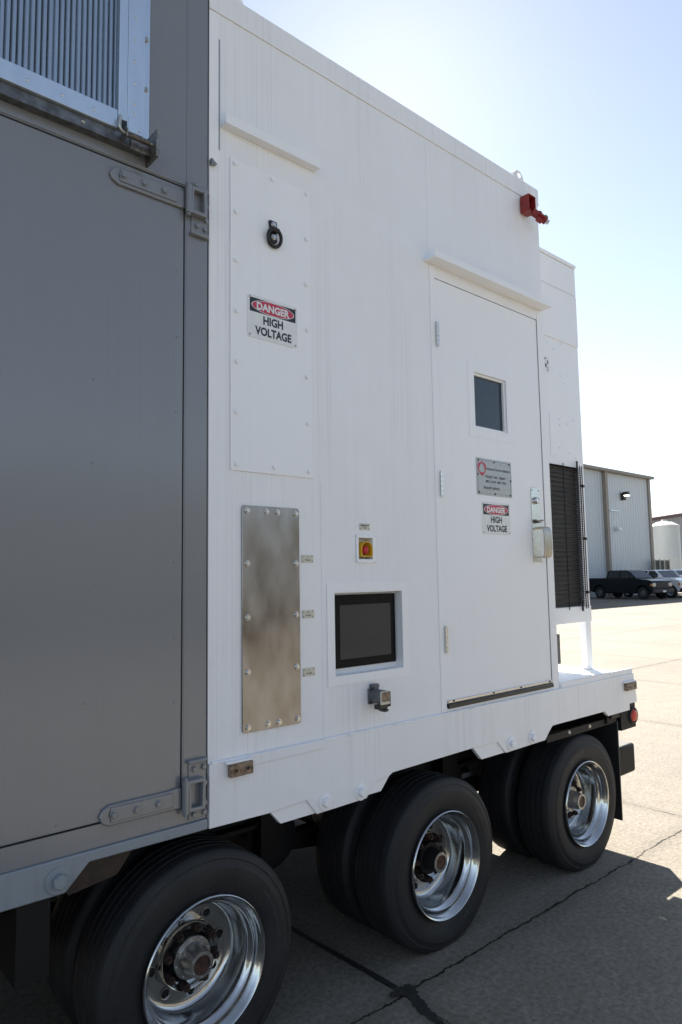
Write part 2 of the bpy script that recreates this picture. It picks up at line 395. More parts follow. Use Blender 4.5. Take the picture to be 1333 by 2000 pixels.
# ================================================================== TRAILER
tr = thing('lowboy_trailer', 'white three-axle trailer with dual truck tyres carrying the white and grey enclosures', 'trailer')
skirt = [(1.349, 1.094), (1.349, .867), (1.615, .862), (1.80, .872), (1.853, .804), (2.134, .807), (2.19, .868), (2.27, .872), (2.30, .885), (2.887, .894),
         (3.09, .890), (3.159, .822), (3.538, .827), (3.60, .882), (3.623, .896), (4.221, .894), (4.27, .859), (4.555, .859), (4.555, .90), (4.665, .90), (4.64, 1.03), (4.635, 1.06), (4.635, 1.094)]
o = MB().prism(skirt, -.012, .01).build('side_rail', 'white_paint', tr, bevel=.002)
MB().prism([(1.58, .90), (1.625, .862), (1.677, .806), (1.86, .806), (1.86, .90)], -.002, .02).build('hanger_plate', 'white_smooth', tr, bevel=.001)
MB().prism([(2.10, .90), (2.10, .815), (2.232, .815), (2.285, .87), (2.32, .90)], -.002, .02).build('hanger_plate', 'white_smooth', tr, bevel=.001)
MB().prism([(2.87, .91), (2.90, .885), (2.963, .822), (3.17, .822), (3.17, .91)], -.002, .02).build('hanger_plate', 'white_smooth', tr, bevel=.001)
MB().prism([(3.50, .90), (3.50, .829), (3.56, .829), (3.60, .88), (3.61, .90)], -.002, .02).build('hanger_plate', 'white_smooth', tr, bevel=.001)
# deck behind the enclosure
MB().box(3.60, 4.635, .01, 2.50, 1.04, 1.10).build('deck', 'white_smooth', tr, bevel=.003)
MB().box(3.745, 4.63, -.006, .012, 1.094, 1.128).build('deck_lip', 'white_smooth', tr, bevel=.002)
# far side rail
MB().box(-6, 4.64, 2.49, 2.512, .86, 1.09).build('side_rail', 'white_paint', tr)
for (x, z) in ((1.898, .843), (2.101, .842), (3.208, .864), (3.407, .864)):
    hexbolt(x, z, -.012, .021, 'white_smooth', tr, washer=1.75, h=.8)
# weld bead along the skirt top, ragged
mb = MB(); pts = []
for i in range(240):
    x = 1.36 + i * (4.6 - 1.36) / 239
    pts.append((x, -.0075, 1.094 - .006 * (x - 1.36) / 3 + .0016 * noise.noise(Vector((x * 7, 0, 0)))))
mb.tube(pts, .006, 6); mb.build('weld_bead', 'white_smooth', tr, smooth=60)
# patched upper doubler on the left third of the skirt
MB().prism([(1.52, 1.097), (1.52, 1.06), (1.90, 1.062), (1.90, 1.097)], -.0165, -.0135).build('doubler_plate', 'white_paint', tr, bevel=.001)
# grey front rail
MB().prism([(-6, .905), (-6, .80), (.50, .80), (.834, .797), (.910, .871), (1.224, .868), (1.343, .868), (1.343, .905), (-1, .905)], -.012, .01).build('side_rail', 'pale_rail', tr, bevel=.004)
MB().prism([(.80, .90), (.85, .78), (1.01, .80), (1.09, .90)], .006, .02).build('hanger_plate', 'brown_plate', tr)
hexbolt(.812, .842, -.012, .024, 'pale_rail', tr, washer=1.75, h=.8)
# chassis
mb = MB()
for y in (.62, 1.86):
    mb.box(-6, 4.6, y - .06, y + .06, .985, 1.0); mb.box(-6, 4.4, y - .006, y + .006, .60, .985); mb.box(-6, 4.4, y - .06, y + .06, .58, .60)  # webs made deep to shade the ground underneath
for x in (-1.5, -.7, .05, .9, 2.0, 3.2, 4.4): mb.box(x - .05, x + .05, .02, 2.48, .86, .97)
mb.box(-6, 3.7, .03, 2.47, 1.0, 1.03)
for x in (.68, 2.02, 3.34): mb.box(x - .07, x + .07, .53, 1.95, .42, .88)  # low boxes and tanks added to hide sunlit ground between the wheels
for x in (.72, 2.06, 3.38): mb.cyl((x, .60, .50), (x, 1.9, .50), .15, n=20)
mb.build('chassis', 'chassis_black', tr)
mb = MB()
for cx in (1.35, 2.672, 4.0):
    mb.cyl((cx, .12, .375), (cx, 2.38, .375), .062, n=20)
    for y in (.68, 1.80):
        mb.prism([(cx - .62, .86), (cx - .66, .62), (cx - .60, .40), (cx - .52, .40), (cx - .44, .86)], y - .04, y + .04)
        mb.prism([(cx - .60, .47), (cx - .60, .41), (cx - .1, .34), (cx + .12, .34), (cx + .16, .46), (cx - .1, .47)], y - .035, y + .035)
        mb.cyl((cx + .22, y, .44), (cx + .22, y, .73), .11, n=20)
        mb.cyl((cx - .08, y + .09, .40), (cx - .3, y + .09, .84), .03, n=12)
        mb.cyl((cx, y - .12, .375), (cx, y - .2, .375), .19, n=28)
mb.build('suspension', 'chassis_black', tr, smooth=40)
mb = MB()
for cx in (1.35, 2.672, 3.988):
    mb.cyl((cx - .30, .60, .56), (cx - .16, .60, .56), .085, n=20); mb.cyl((cx - .16, .60, .56), (cx - .02, .60, .50), .016, n=8)
    mb.tube([(cx - .30, .58, .60), (cx - .38, .55, .70), (cx - .42, .58, .80), (cx - .30, .60, .90)], .010, 6)
    mb.tube([(cx - .27, .54, .62), (cx - .20, .52, .74), (cx + .05, .55, .80), (cx + .35, .56, .78), (cx + .55, .58, .84)], .008, 6)
mb.build('brake_chamber', 'hub_metal', tr, smooth=40)
# bracket under the rear corner
MB().box(4.30, 4.42, .016, .60, .80, .93).build('frame_bracket', 'chassis_black', tr)
MB().box(4.33, 4.44, .0, .05, .828, .858).build('bracket_foot', 'brown_plate', tr, bevel=.003)
# mud flap
mb = MB(); mb.box(4.42, 4.432, .012, .60, .17, .80); mb.build('mud_flap', 'black_plastic', tr, bevel=.003)
MB().box(3.62, 4.44, .03, .05, .79, .83).build('flap_rail', 'chassis_black', tr)
MB().box(.70, .80, .02, .62, .55, .95).build('light_blocker', 'chassis_black', tr)  # beam added to block a sunlit sliver of ground under the trailer
for x in (3.86, 4.10, 4.34): hexbolt(x, .815, .03, .009, 'bright_steel', tr, washer=1.3)
# light box and lamp
MB().box(4.45, 4.655, .0, .16, .735, .90).build('light_box', 'grey_cast' if 0 else 'chassis_black', tr, bevel=.004)
lp = MB(); lp.lathe([(0, -.022), (.022, -.021), (.036, -.016), (.042, 0)], (4.612, .0, .815), n=32); lo = lp.build('tail_lamp', 'red_lens', tr, smooth=60)
MB().lathe([(.043, .004), (.043, -.012), (.05, -.014), (.056, -.008), (.056, .004)], (4.612, .001, .815), n=32, close=True).build('grommet', 'rubber', lo, smooth=40)
# bumper beam
MB().box(4.46, 4.72, .05, 2.45, .42, .61).build('bumper', 'chassis_black', tr, bevel=.018, seg=3)
MB().box(4.52, 4.62, .62, .74, .60, .9).build('bumper_bracket', 'chassis_black', tr)
MB().box(4.52, 4.62, 1.76, 1.88, .60, .9).build('bumper_bracket', 'chassis_black', tr)
# marker recesses
for (x0, x1, z0, z1) in ((1.425, 1.527, 1.035, 1.083), (4.487, 4.625, .992, 1.042)):
    k = MB().box(x0, x1, -.036, -.012, z0, z1).build('side_marker', 'marker_tan', tr, bevel=.004)
    for u in (.24, .76):
        xx = x0 + (x1 - x0) * u; zz = (z0 + z1) / 2
        MB().cyl((xx, -.0375, zz), (xx, -.034, zz), .0065, n=12).build('screw', 'rust_brown', k)
    MB().box(x0 - .012, x1 + .003, -.03, -.012, z1, z1 + .010).build('marker_hood', 'white_smooth', k, bevel=.003)

# ---- wheels
def tyre_profile(R=.400, rin=.236, y0=0.0, w=.252):
    p = []
    side = [(rin, .030), (rin + .008, .016), (rin + .020, .010), (rin + .030, .008), (rin + .034, .0055), (rin + .042, .004), (rin + .060, 0.0), (rin + .085, -.002), (rin + .104, .000), (rin + .107, .0025), (rin + .128, .009), (rin + .132, .0075), (rin + .146, .014), (R - .014, .017), (R - .006, .023), (R - .002, .030)]
    p += side
    n = 4; gw = .0075; t0, t1 = .032, w - .032
    xs = [t0 + (t1 - t0) * k / (n + 1) for k in range(1, n + 1)]
    for gx in xs:
        p += [(R, gx - gw / 2 - .001), (R - .011, gx - gw / 4), (R - .011, gx + gw / 4), (R, gx + gw / 2 + .001)]
    p += [(r, w - a) for r, a in side[::-1]]
    return [(r, y0 + a) for r, a in p]
def tyre(cx, cz, y0, parent, n=120):
    m = MB().lathe(tyre_profile(y0=y0), (cx, 0, cz), n=n, close=True)
    for v in m.bm.verts:                                              # sidewall bulging where the load flattens the tread
        k = max(0.0, min(1.0, (.17 - v.co.z) / .15)) ** 2
        rr = math.hypot(v.co.x - cx, v.co.z - cz)
        if rr < .397: v.co.y += (-.012 if v.co.y < y0 + .126 else .012) * k * max(0, min(1, (.395 - rr) / .05))
        if v.co.z < .002: v.co.z = .002
    return m.build('tyre', 'rubber', parent, smooth=32)
def arc_text(s, cx, cz, r, a0, size, y, parent, seedm='rubber_letter', mirror=1):
    """raised lettering on a sidewall: centre angle a0 (deg from +X, anticlockwise seen from -Y)"""
    tot = []
    for ch in s:
        cu_ = bpy.data.curves.new('l', 'FONT'); cu_.body = ch; cu_.size = 1; cu_.offset = .03; cu_.resolution_u = 2
        tmp = bpy.data.objects.new('tmp', cu_); COL.objects.link(tmp); dg = bpy.context.evaluated_depsgraph_get(); dg.update()
        me = bpy.data.meshes.new_from_object(tmp.evaluated_get(dg)); bpy.data.objects.remove(tmp)
        tot.append(me)
    ws = [(max([v.co.x for v in me.vertices]) + .12) if me.vertices else .3 for me in tot]
    total = sum(ws) * size; pos = -total / 2; mb = MB()
    for me, ww in zip(tot, ws):
        vs = []
        for v in me.vertices:
            ang = math.radians(a0) - mirror * (pos + v.co.x * size) / r
            rad = r + mirror * v.co.y * size
            vs.append(mb.bm.verts.new((cx + rad * math.cos(ang), y, cz + rad * math.sin(ang))))
        for p in me.polygons: mb.bm.faces.new([vs[i] for i in p.vertices])
        pos += ww * size; bpy.data.meshes.remove(me)
    return mb.build('lettering', seedm, parent)

CZ = .378
def wheel(cx, name='wheel', hub_style=0, rot=0.0):
    hube = bpy.data.objects.new(name, None); COL.objects.link(hube); hube.parent = tr; hube.location = (0, 0, 0)
    t = tyre(cx, CZ, .004, hube, 160)
    rp = [(.238, .034), (.247, .016), (.250, .005), (.249, -.003), (.245, -.006), (.240, -.003), (.236, .004), (.231, .012), (.225, .018), (.222, .030), (.219, .040), (.212, .046), (.205, .052), (.202, .062), (.200, .10), (.197, .135), (.188, .150), (.178, .156), (.166, .158)]
    MB().lathe(rp, (cx, 0, CZ), n=128).build('rim', 'aluminium', hube, smooth=50)
    # disc with hand holes: radial grid with holes cut
    mb = MB(); NA = 160; radii = [.167, .160, .1525, .147, .141, .135, .129, .123, .118]
    yy = {r: .158 + (.006 * (1 - (r - .118) / .049)) for r in radii}
    holes = [(rot + 2 * PI * k / 8) for k in range(8)]
    ring_v = [[mb.bm.verts.new((cx + r * math.cos(2 * PI * k / NA), yy[r], CZ + r * math.sin(2 * PI * k / NA))) for k in range(NA)] for r in radii]
    def inhole(r, a):
        return any(math.hypot(r * math.cos(a) - .1430 * math.cos(h), r * math.sin(a) - .1430 * math.sin(h)) < .0165 for h in holes)
    for i in range(len(radii) - 1):
        for k in range(NA):
            k2 = (k + 1) % NA; rm = (radii[i] + radii[i + 1]) / 2; am = 2 * PI * (k + .5) / NA
            if inhole(rm, am): continue
            mb.bm.faces.new([ring_v[i][k], ring_v[i][k2], ring_v[i + 1][k2], ring_v[i + 1][k]])
    mb.build('disc', 'aluminium', hube, smooth=50)
    # round collars that make the hand holes clean circles
    for h in holes:
        hx, hz = cx + .1430 * math.cos(h), CZ + .1430 * math.sin(h)
        mb = MB(); mb.lathe([(.0215, -.0022), (.0160, -.0026), (.0152, .001), (.0152, .018)], (hx, .161, hz), n=28)
        mb.build('hand_hole_rim', 'aluminium', hube, smooth=40)
        MB().cyl((hx, .172, hz), (hx, .177, hz), .0158, n=20).build('hand_hole', 'dark_gap', hube)
    bell = [(.121, .165), (.1195, .150), (.118, .128), (.1155, .123), (.112, .124), (.106, .134), (.096, .142), (.086, .145), (.083, .150), (.082, .17)]
    MB().lathe(bell, (cx, 0, CZ), n=96).build('mounting_face', 'aluminium', hube, smooth=50)
    MB().cyl((cx, .18, CZ), (cx, .20, CZ), .20, n=40).build('drum', 'dark_gap', hube)
    for k in range(8):
        a = rot + PI / 8 + 2 * PI * k / 8; nx, nz = cx + .1000 * math.cos(a), CZ + .1000 * math.sin(a)
        b = MB(); b.cyl((nx, .142, nz), (nx, .130, nz), .0165, .0160, n=16); b.cyl((nx, .131, nz), (nx, .106, nz), .0155, .0145, n=12); b.cyl((nx, .107, nz), (nx, .096, nz), .0095, .008, n=10)
        b.build('lug_nut', 'rust_brown', hube, smooth=30)
    hm = 'hub_silver' if hub_style == 0 else 'chassis_black'
    MB().lathe([(.064, .18), (.064, .122), (.074, .120), (.0745, .111), (.073, .109), (.056, .108), (.053, .088), (.049, .064), (.046, .052), (.045, .044), (.033, .043)], (cx, 0, CZ), n=64).build('hub', hm, hube, smooth=40)
    MB().lathe([(.046, .0435), (.046, .040), (.034, .0395), (.034, .0435)], (cx, 0, CZ), n=48, close=True).build('hub_flange', 'hub_silver', hube, smooth=30)
    MB().lathe([(.034, .041), (.030, .0405), (.028, .044), (.004, .045), (.004, .041), (0, .041)], (cx, 0, CZ), n=40).build('hub_cap', 'rust_cap', hube, smooth=40)
    for k in range(8):
        a = k * PI / 4 + .2
        if hub_style == 0: MB().cyl((cx + .066 * math.cos(a), .109, CZ + .066 * math.sin(a)), (cx + .066 * math.cos(a), .103, CZ + .066 * math.sin(a)), .0048, n=6).build('cap_screw', 'bright_steel', hube)
    for k in range(6):
        a = k * PI / 3 + .5
        MB().cyl((cx + .040 * math.cos(a), .0405, CZ + .040 * math.sin(a)), (cx + .040 * math.cos(a), .037, CZ + .040 * math.sin(a)), .003, n=6).build('cap_screw', 'bright_steel', hube)
    return hube, t
W1, T1 = wheel(1.352, hub_style=0, rot=.15)
W2, T2 = wheel(2.672, hub_style=1, rot=.35)
W3, T3 = wheel(3.988, hub_style=0, rot=.0)
arc_text('MICHELIN', 3.988, CZ, .303, 108, .030, .0012, T3)
arc_text('MICHELIN', 2.672, CZ, .303, 285, .030, .0012, T2, mirror=-1)
for cx, T in ((3.988, T3), (2.672, T2), (1.352, T1)):
    arc_text('X MULTI T2  235/75 R17.5', cx, CZ, .309, 20, .015, .0012, T)
# inner duals and far side
proto = None
for cx in (1.352, 2.672, 3.988, -0.03):
    for y0 in ((.295, 1.98, 2.27) if cx > 0.5 else (0.02, .295, 1.98, 2.27)):
        e = bpy.data.objects.new('wheel', None); COL.objects.link(e); e.parent = tr
        if proto is None:
            proto = MB().lathe(tyre_profile(), (0, 0, 0), n=96, close=True).build('tyre', 'rubber', e, smooth=32)
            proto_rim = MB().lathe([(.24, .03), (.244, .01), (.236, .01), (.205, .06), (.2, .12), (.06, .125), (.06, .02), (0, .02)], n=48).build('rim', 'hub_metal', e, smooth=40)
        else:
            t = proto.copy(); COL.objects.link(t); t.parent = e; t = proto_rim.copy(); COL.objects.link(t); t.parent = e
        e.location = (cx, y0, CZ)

# ================================================================== WHITE ENCLOSURE
en = thing('control_enclosure', 'tall white painted steel control room enclosure with personnel door and recessed screen', 'enclosure')
X0, X1, ZB, ZT = 1.349, 3.722, 1.094, 4.200
def wall_grid(rect, holes, y, name, m, parent, depth=0, bev=0):
    x0, x1, z0, z1 = rect
    xs = sorted({x0, x1} | {v for h in holes for v in h[:2]}); zs = sorted({z0, z1} | {v for h in holes for v in h[2:4]})
    mb = MB(); V = {}
    def gv(x, z):
        if (x, z) not in V: V[(x, z)] = mb.bm.verts.new((x, y, z))
        return V[(x, z)]
    for a, b in zip(xs, xs[1:]):
        for c, d in zip(zs, zs[1:]):
            mx, mz = (a + b) / 2, (c + d) / 2
            if any(h[0] < mx < h[1] and h[2] < mz < h[3] for h in holes): continue
            mb.bm.faces.new([gv(a, c), gv(b, c), gv(b, d), gv(a, d)])
    return mb
DOOR = (2.699, 3.652, 1.118, 3.338)
HMI = (1.972, 2.394, 1.346, 1.704)
EST = (2.119, 2.207, 1.852, 1.949)
mb = wall_grid((X0, X1, ZB, ZT), [DOOR, HMI, EST], 0.0, 'wall', 'white_paint', en)
def reveal(mb, h, d):
    x0, x1, z0, z1 = h
    for a, b in (((x0, z0), (x1, z0)), ((x1, z0), (x1, z1)), ((x1, z1), (x0, z1)), ((x0, z1), (x0, z0))):
        mb.poly([(a[0], 0, a[1]), (b[0], 0, b[1]), (b[0], d, b[1]), (a[0], d, a[1])])
reveal(mb, DOOR, .05)
# returns, roof, end walls, back
mb.poly([(X1, 0, ZB), (X1, 2.5, ZB), (X1, 2.5, ZT), (X1, 0, ZT)]); mb.poly([(X0, 0, ZB), (X0, 0, ZT), (X0, 2.5, ZT), (X0, 2.5, ZB)])
mb.poly([(X0, 0, ZT), (X1, 0, ZT), (X1, 2.5, ZT), (X0, 2.5, ZT)]); mb.poly([(X0, 2.5, ZB), (X0, 2.5, ZT), (X1, 2.5, ZT), (X1, 2.5, ZB)])
bmesh.ops.remove_doubles(mb.bm, verts=mb.bm.verts[:], dist=1e-5)
wall = mb.build('wall', 'white_paint', en)
# fascia 5 mm proud at the roof edge, left edge channel
MB().box(1.345, 3.726, -.006, -.0005, 4.096, 4.203).build('roof_fascia', 'white_paint', en, bevel=.002)
MB().prism([(1.345, 4.090), (1.345, 3.44), (1.372, 3.425), (1.392, 3.45), (1.392, 4.090)], -.005, -.0005).build('edge_channel', 'white_smooth', en, bevel=.002)
MB().box(1.389, 1.394, -.008, -.001, 3.50, 3.98).build('seam_scar', 'pale_rail', en, bevel=.002)
MB().prism([(1.349, 3.418), (1.349, 3.444), (1.375, 3.425)], -.02, -.0005).build('edge_tab', 'grey_paint', en, bevel=.001)
# wide frame around door: 3mm proud strips
MB().box(2.660, 2.699, -.003, .006, 1.100, 3.40).build('door_jamb', 'white_smooth', en, bevel=.001)
MB().box(3.652, 3.719, -.004, .006, 1.112, 3.402).build('door_jamb', 'white_smooth', en, bevel=.001)
MB().box(1.903, 1.9055, -.0014, -.0003, 1.10, 2.19).build('panel_seam', 'white_smooth', en)
MB().box(2.6575, 2.6595, -.0012, -.0003, 1.10, 4.09).build('panel_seam', 'white_smooth', en)
# lifting lugs on the roof
def lug(x):
    m = MB(); pr_ = [(x - .07, 4.19), (x - .045, 4.240), (x - .018, 4.262), (x + .02, 4.262), (x + .045, 4.238), (x + .065, 4.19)]
    n = 24; hole = [(x + .008 + .015 * math.cos(2 * PI * k / n), 4.232 + .015 * math.sin(2 * PI * k / n)) for k in range(n)]
    # ring of quads from hole to outline (outline resampled by angle)
    def out(a):
        best = None
        for (p, q) in zip(pr_, pr_[1:] + pr_[:1]):
            dx, dz = math.cos(a), math.sin(a); ex, ez = q[0] - p[0], q[1] - p[1]; den = dx * ez - dz * ex
            if abs(den) < 1e-9: continue
            ox, oz = x + .008, 4.232
            t = ((p[0] - ox) * ez - (p[1] - oz) * ex) / den; u = ((p[0] - ox) * dz - (p[1] - oz) * dx) / den
            if t > 0 and -1e-6 <= u <= 1 + 1e-6: best = t if best is None else min(best, t)
        return (x + .008 + best * math.cos(a), 4.232 + best * math.sin(a))
    O = [out(2 * PI * k / n) for k in range(n)]
    for y in (.004, .024):
        for k in range(n):
            k2 = (k + 1) % n; m.poly([(O[k][0], y, O[k][1]), (O[k2][0], y, O[k2][1]), (hole[k2][0], y, hole[k2][1]), (hole[k][0], y, hole[k][1])])
    for L_ in (O, hole):
        for k in range(n):
            k2 = (k + 1) % n; m.poly([(L_[k][0], .004, L_[k][1]), (L_[k2][0], .004, L_[k2][1]), (L_[k2][0], .024, L_[k2][1]), (L_[k][0], .024, L_[k][1])])
    bmesh.ops.remove_doubles(m.bm, verts=m.bm.verts[:], dist=1e-5)
    m.build('lifting_lug', 'white_smooth', en)
lug(3.53); lug(1.46)
# rain canopies (angle iron)
def canopy(x0, x1, z, proj, lip):
    m = MB(); m.prism([(0, 0)] * 0 or [(x0, z), (x1, z), (x1, z + .004), (x0, z + .004)], -proj, -.0005)
    m.prism([(x0, z + .004), (x1, z + .004), (x1, z + lip), (x0, z + lip)], -proj, -proj + .004)
    # welded end gusset on the left and fillet at the wall
    m.prism([(x0, z + .004), (x1, z + .004), (x1, z + .012), (x0, z + .012)], -.008, -.0005)
    return m.build('rain_canopy', 'white_smooth', en)
canopy(1.402, 1.893, 3.605, .040, .040)
canopy(2.622, 3.703, 3.404, .078, .034)
# access panel
ap = MB().box(1.444, 1.861, -.006, -.0005, 2.197, 3.493).build('access_panel', 'white_smooth', en, bevel=.002)
for (x, z) in [(1.463, 3.47), (1.649, 3.473), (1.836, 3.475), (1.468, 3.264), (1.833, 3.264), (1.468, 3.057), (1.83, 3.056), (1.47, 2.847), (1.833, 2.849), (1.472, 2.638), (1.83, 2.638), (1.469, 2.432), (1.833, 2.432), (1.469, 2.222), (1.652, 2.227), (1.836, 2.224)]:
    hexbolt(x, z, -.006, .0085, 'white_smooth', ap, washer=1.25, h=.8)
# pull ring on the access panel
rg = MB().prism([(1.632, 3.285), (1.668, 3.285), (1.672, 3.275), (1.668, 3.235), (1.672, 3.195), (1.66, 3.185), (1.64, 3.185), (1.632, 3.195), (1.636, 3.235), (1.630, 3.275)], -.016, -.006).build('ring_bracket', 'black_iron', ap, bevel=.004)
mb = MB(); n = 40; c = Vector((1.652, -.022, 3.207))
mb.tube([c + Vector((.034 * math.cos(2 * PI * k / n + .02), -.006 * math.sin(2 * PI * k / n), .037 * math.sin(2 * PI * k / n))) for k in range(n)] + [c + Vector((.034, 0, 0))], .0075, 10)
mb.build('ring', 'black_iron', rg, smooth=60)
MB().cyl((1.635, -.024, 3.240), (1.672, -.024, 3.240), .011, n=12).build('ring_knuckle', 'black_iron', rg, bevel=.002)
for z in (3.266, 3.212): hexbolt(1.652, z, -.016, .0095, 'bright_steel', rg, washer=1.35)
# stainless cover plate
sp_ = MB(); r = .012
pl = []
for (cx, cz, a) in ((1.779 - r, 1.181 + r, -90), (1.779 - r, 2.062 - r, 0), (1.496 + r, 2.062 - r, 90), (1.496 + r, 1.181 + r, 180)):
    for k in range(5): aa = math.radians(a + 22.5 * k); pl.append((cx + r * math.cos(aa), cz + r * math.sin(aa)))
sp_.prism(pl, -.008, -.0005); spo = sp_.build('steel_cover_plate', 'steel', en, bevel=.001)
for (x, z) in [(1.519, 2.041), (1.612, 2.041), (1.667, 2.041), (1.761, 2.040), (1.519, 1.832), (1.761, 1.832), (1.520, 1.621), (1.760, 1.621), (1.521, 1.410), (1.760, 1.409), (1.521, 1.200), (1.615, 1.200), (1.668, 1.200), (1.762, 1.200)]:
    hexbolt(x, z, -.008, .0095, 'bright_steel', spo, washer=1.4, h=.75)
# recessed operator screen
MB().box(1.930, 1.972, -.0045, -.0005, 1.306, 1.748).box(2.394, 2.437, -.0045, -.0005, 1.306, 1.748).box(1.972, 2.394, -.0045, -.0005, 1.306, 1.346).box(1.972, 2.394, -.0045, -.0005, 1.704, 1.748).build('screen_surround', 'white_smooth', en)
mb = MB(); x0, x1, z0, z1 = HMI; D_ = .046; x1b = x1
for a, b in (((x0, z0), (x1, z0)), ((x1, z0), (x1, z1)), ((x1, z1), (x0, z1)), ((x0, z1), (x0, z0))):
    mb.poly([(a[0], 0, a[1]), (b[0], 0, b[1]), (b[0], D_, b[1]), (a[0], D_, a[1])])
mb.poly([(x0, D_, z0), (x1, D_, z0), (x1, D_, z1), (x0, D_, z1)])
mb.build('screen_recess', 'white_smooth', en)
hm = MB().box(1.984, 2.380, .028, .0455, 1.372, 1.693).build('operator_screen', 'screen_glass', en, bevel=.004, seg=3)
MB().box(2.028, 2.345, .0268, .029, 1.410, 1.648).build('display', 'screen_display', hm)
# emergency stop recess
es = MB(); es.ring((2.106, 2.226, 1.835, 1.964), EST, -.007, -.0005); eso = es.build('stop_button_bezel', 'white_smooth', en, bevel=.002)
mb = MB(); x0, x1, z0, z1 = EST
for a, b in (((x0, z0), (x1, z0)), ((x1, z0), (x1, z1)), ((x1, z1), (x0, z1)), ((x0, z1), (x0, z0))):
    mb.poly([(a[0], -.001, a[1]), (b[0], -.001, b[1]), (b[0], .05, b[1]), (a[0], .05, a[1])])
mb.poly([(x0, .05, z0), (x1, .05, z0), (x1, .05, z1), (x0, .05, z1)]); mb.build('recess', 'white_smooth', eso)
for x in (2.112, 2.220):
    for z in (1.842, 1.957): button(x, z, -.007, .0055, 'white_smooth', eso, 'screw')
mb = MB(); n = 28; cx, cz, R1 = 2.166, 1.898, .034
arc = [(cx + R1 * math.cos(a), cz + R1 * math.sin(a)) for a in [math.radians(-5 + 190 * k / n) for k in range(n + 1)]]
arc = [(cx + R1, cz - .030)] + arc + [(cx - R1, cz - .030)]
inn = [(cx + (p[0] - cx) * .92, cz + (p[1] - cz) * (.92 if p[1] > cz else 1)) for p in arc]
for i in range(len(arc) - 1):
    for y0, y1 in ((-.012, .050),):
        a, b, c_, d = arc[i], arc[i + 1], inn[i + 1], inn[i]
        mb.poly([(a[0], y0, a[1]), (b[0], y0, b[1]), (b[0], y1, b[1]), (a[0], y1, a[1])])
        mb.poly([(d[0], y0, d[1]), (d[0], y1, d[1]), (c_[0], y1, c_[1]), (c_[0], y0, c_[1])])
        mb.poly([(a[0], y0, a[1]), (d[0], y0, d[1]), (c_[0], y0, c_[1]), (b[0], y0, b[1])])
mb.box(cx - R1, cx + R1, -.006, .050, cz - .034, cz - .030)
mb.build('button_guard', 'yellow_plastic', eso, smooth=40)
MB().lathe([(0, -.006), (.013, -.005), (.0165, -.001), (.017, .008), (.010, .016), (.010, .04)], (cx, -.002, cz - .004), n=28).build('stop_button', 'knob_red', eso, smooth=50)
# door
dr_x0, dr_x1, dr_z0, dr_z1 = 2.703, 3.6495, 1.136, 3.333
WIN = (3.010, 3.306, 2.578, 2.888)
mb = wall_grid((dr_x0, dr_x1, dr_z0, dr_z1), [WIN], .002, 'door', 'white_smooth', en)
for (h, d, sgn) in ((WIN, .03, 1), ((dr_x0, dr_x1, dr_z0, dr_z1), .047, 1)):
    x0, x1, z0, z1 = h
    for a, b in (((x0, z0), (x1, z0)), ((x1, z0), (x1, z1)), ((x1, z1), (x0, z1)), ((x0, z1), (x0, z0))):
        mb.poly([(a[0], .003, a[1]), (b[0], .003, b[1]), (b[0], d, b[1]), (a[0], d, a[1])])
bmesh.ops.remove_doubles(mb.bm, verts=mb.bm.verts[:], dist=1e-5)
door = mb.build('door', 'white_smooth', en)
MB().box(2.66, 3.69, .048, .06, 1.10, 3.36).build('door_gap_backing', 'dark_gap', en)
wf = MB().ring((2.956, 3.371, 2.523, 2.945), WIN, -.0005, .0025).build('window_frame', 'white_smooth', door, bevel=.001)
MB().box(WIN[0] + .001, WIN[1] - .001, .026, .029, WIN[2] + .001, WIN[3] - .001).build('window_pane', 'wire_glass', door)
MB().ring((WIN[0] + .0005, WIN[1] - .0005, WIN[2] + .0005, WIN[3] - .0005), (WIN[0] + .012, WIN[1] - .012, WIN[2] + .012, WIN[3] - .012), .012, .025).build('glazing_bead', 'white_smooth', door)
for zc in (3.030, 2.240, 1.453):
    m = MB()
    for k in range(5):
        za = zc - .062 + k * .0248 + .001; m.cyl((2.703, -.010, za), (2.703, -.010, za + .0228), .0095, n=16)
    m.cyl((2.703, -.010, zc - .068), (2.703, -.010, zc + .068), .006, n=12)
    m.build('hinge', 'bright_steel', door, bevel=.0008)
# bottom sweep
MB().box(2.708, 3.644, -.006, .004, 1.140, 1.152).build('door_sweep', 'bright_steel', door, bevel=.001)
MB().box(2.706, 3.652, -.012, .030, 1.112, 1.135).build('threshold', 'black_plastic', en, bevel=.003)
for x in (2.75, 3.08, 3.33, 3.62): hexbolt(x, 1.147, -.006, .005, 'rust_brown', door, washer=0)
# lock and pull
lk = MB().box(3.513, 3.598, -.003, .003, 1.842, 2.282).build('lock_plate', 'bright_steel', door, bevel=.001)
MB().lathe([(0, -.016), (.013, -.016), (.014, -.019), (.018, -.018), (.021, -.010), (.022, 0)], (3.554, -.003, 2.206), n=32).build('cylinder_lock', 'chrome', lk, smooth=40)
for x in (3.523, 3.588): MB().cyl((x, -.0045, 2.268), (x, -.003, 2.268), .004, n=10).build('screw', 'rust_brown', lk)
mb = MB(); mb.prism([(3.514, 2.092), (3.554, 2.082), (3.598, 2.094), (3.598, 2.089), (3.554, 2.072), (3.514, 2.087)], -.030, -.003); mb.build('thumb_latch', 'spring_steel', lk, bevel=.001)
mb = MB(); pts = []
for (y, z) in [(-.003, 2.040), (-.052, 2.046), (-.066, 2.040), (-.072, 2.026), (-.074, 2.0), (-.074, 1.92), (-.072, 1.888), (-.066, 1.874), (-.052, 1.868), (-.003, 1.874)]: pts.append((y, z))
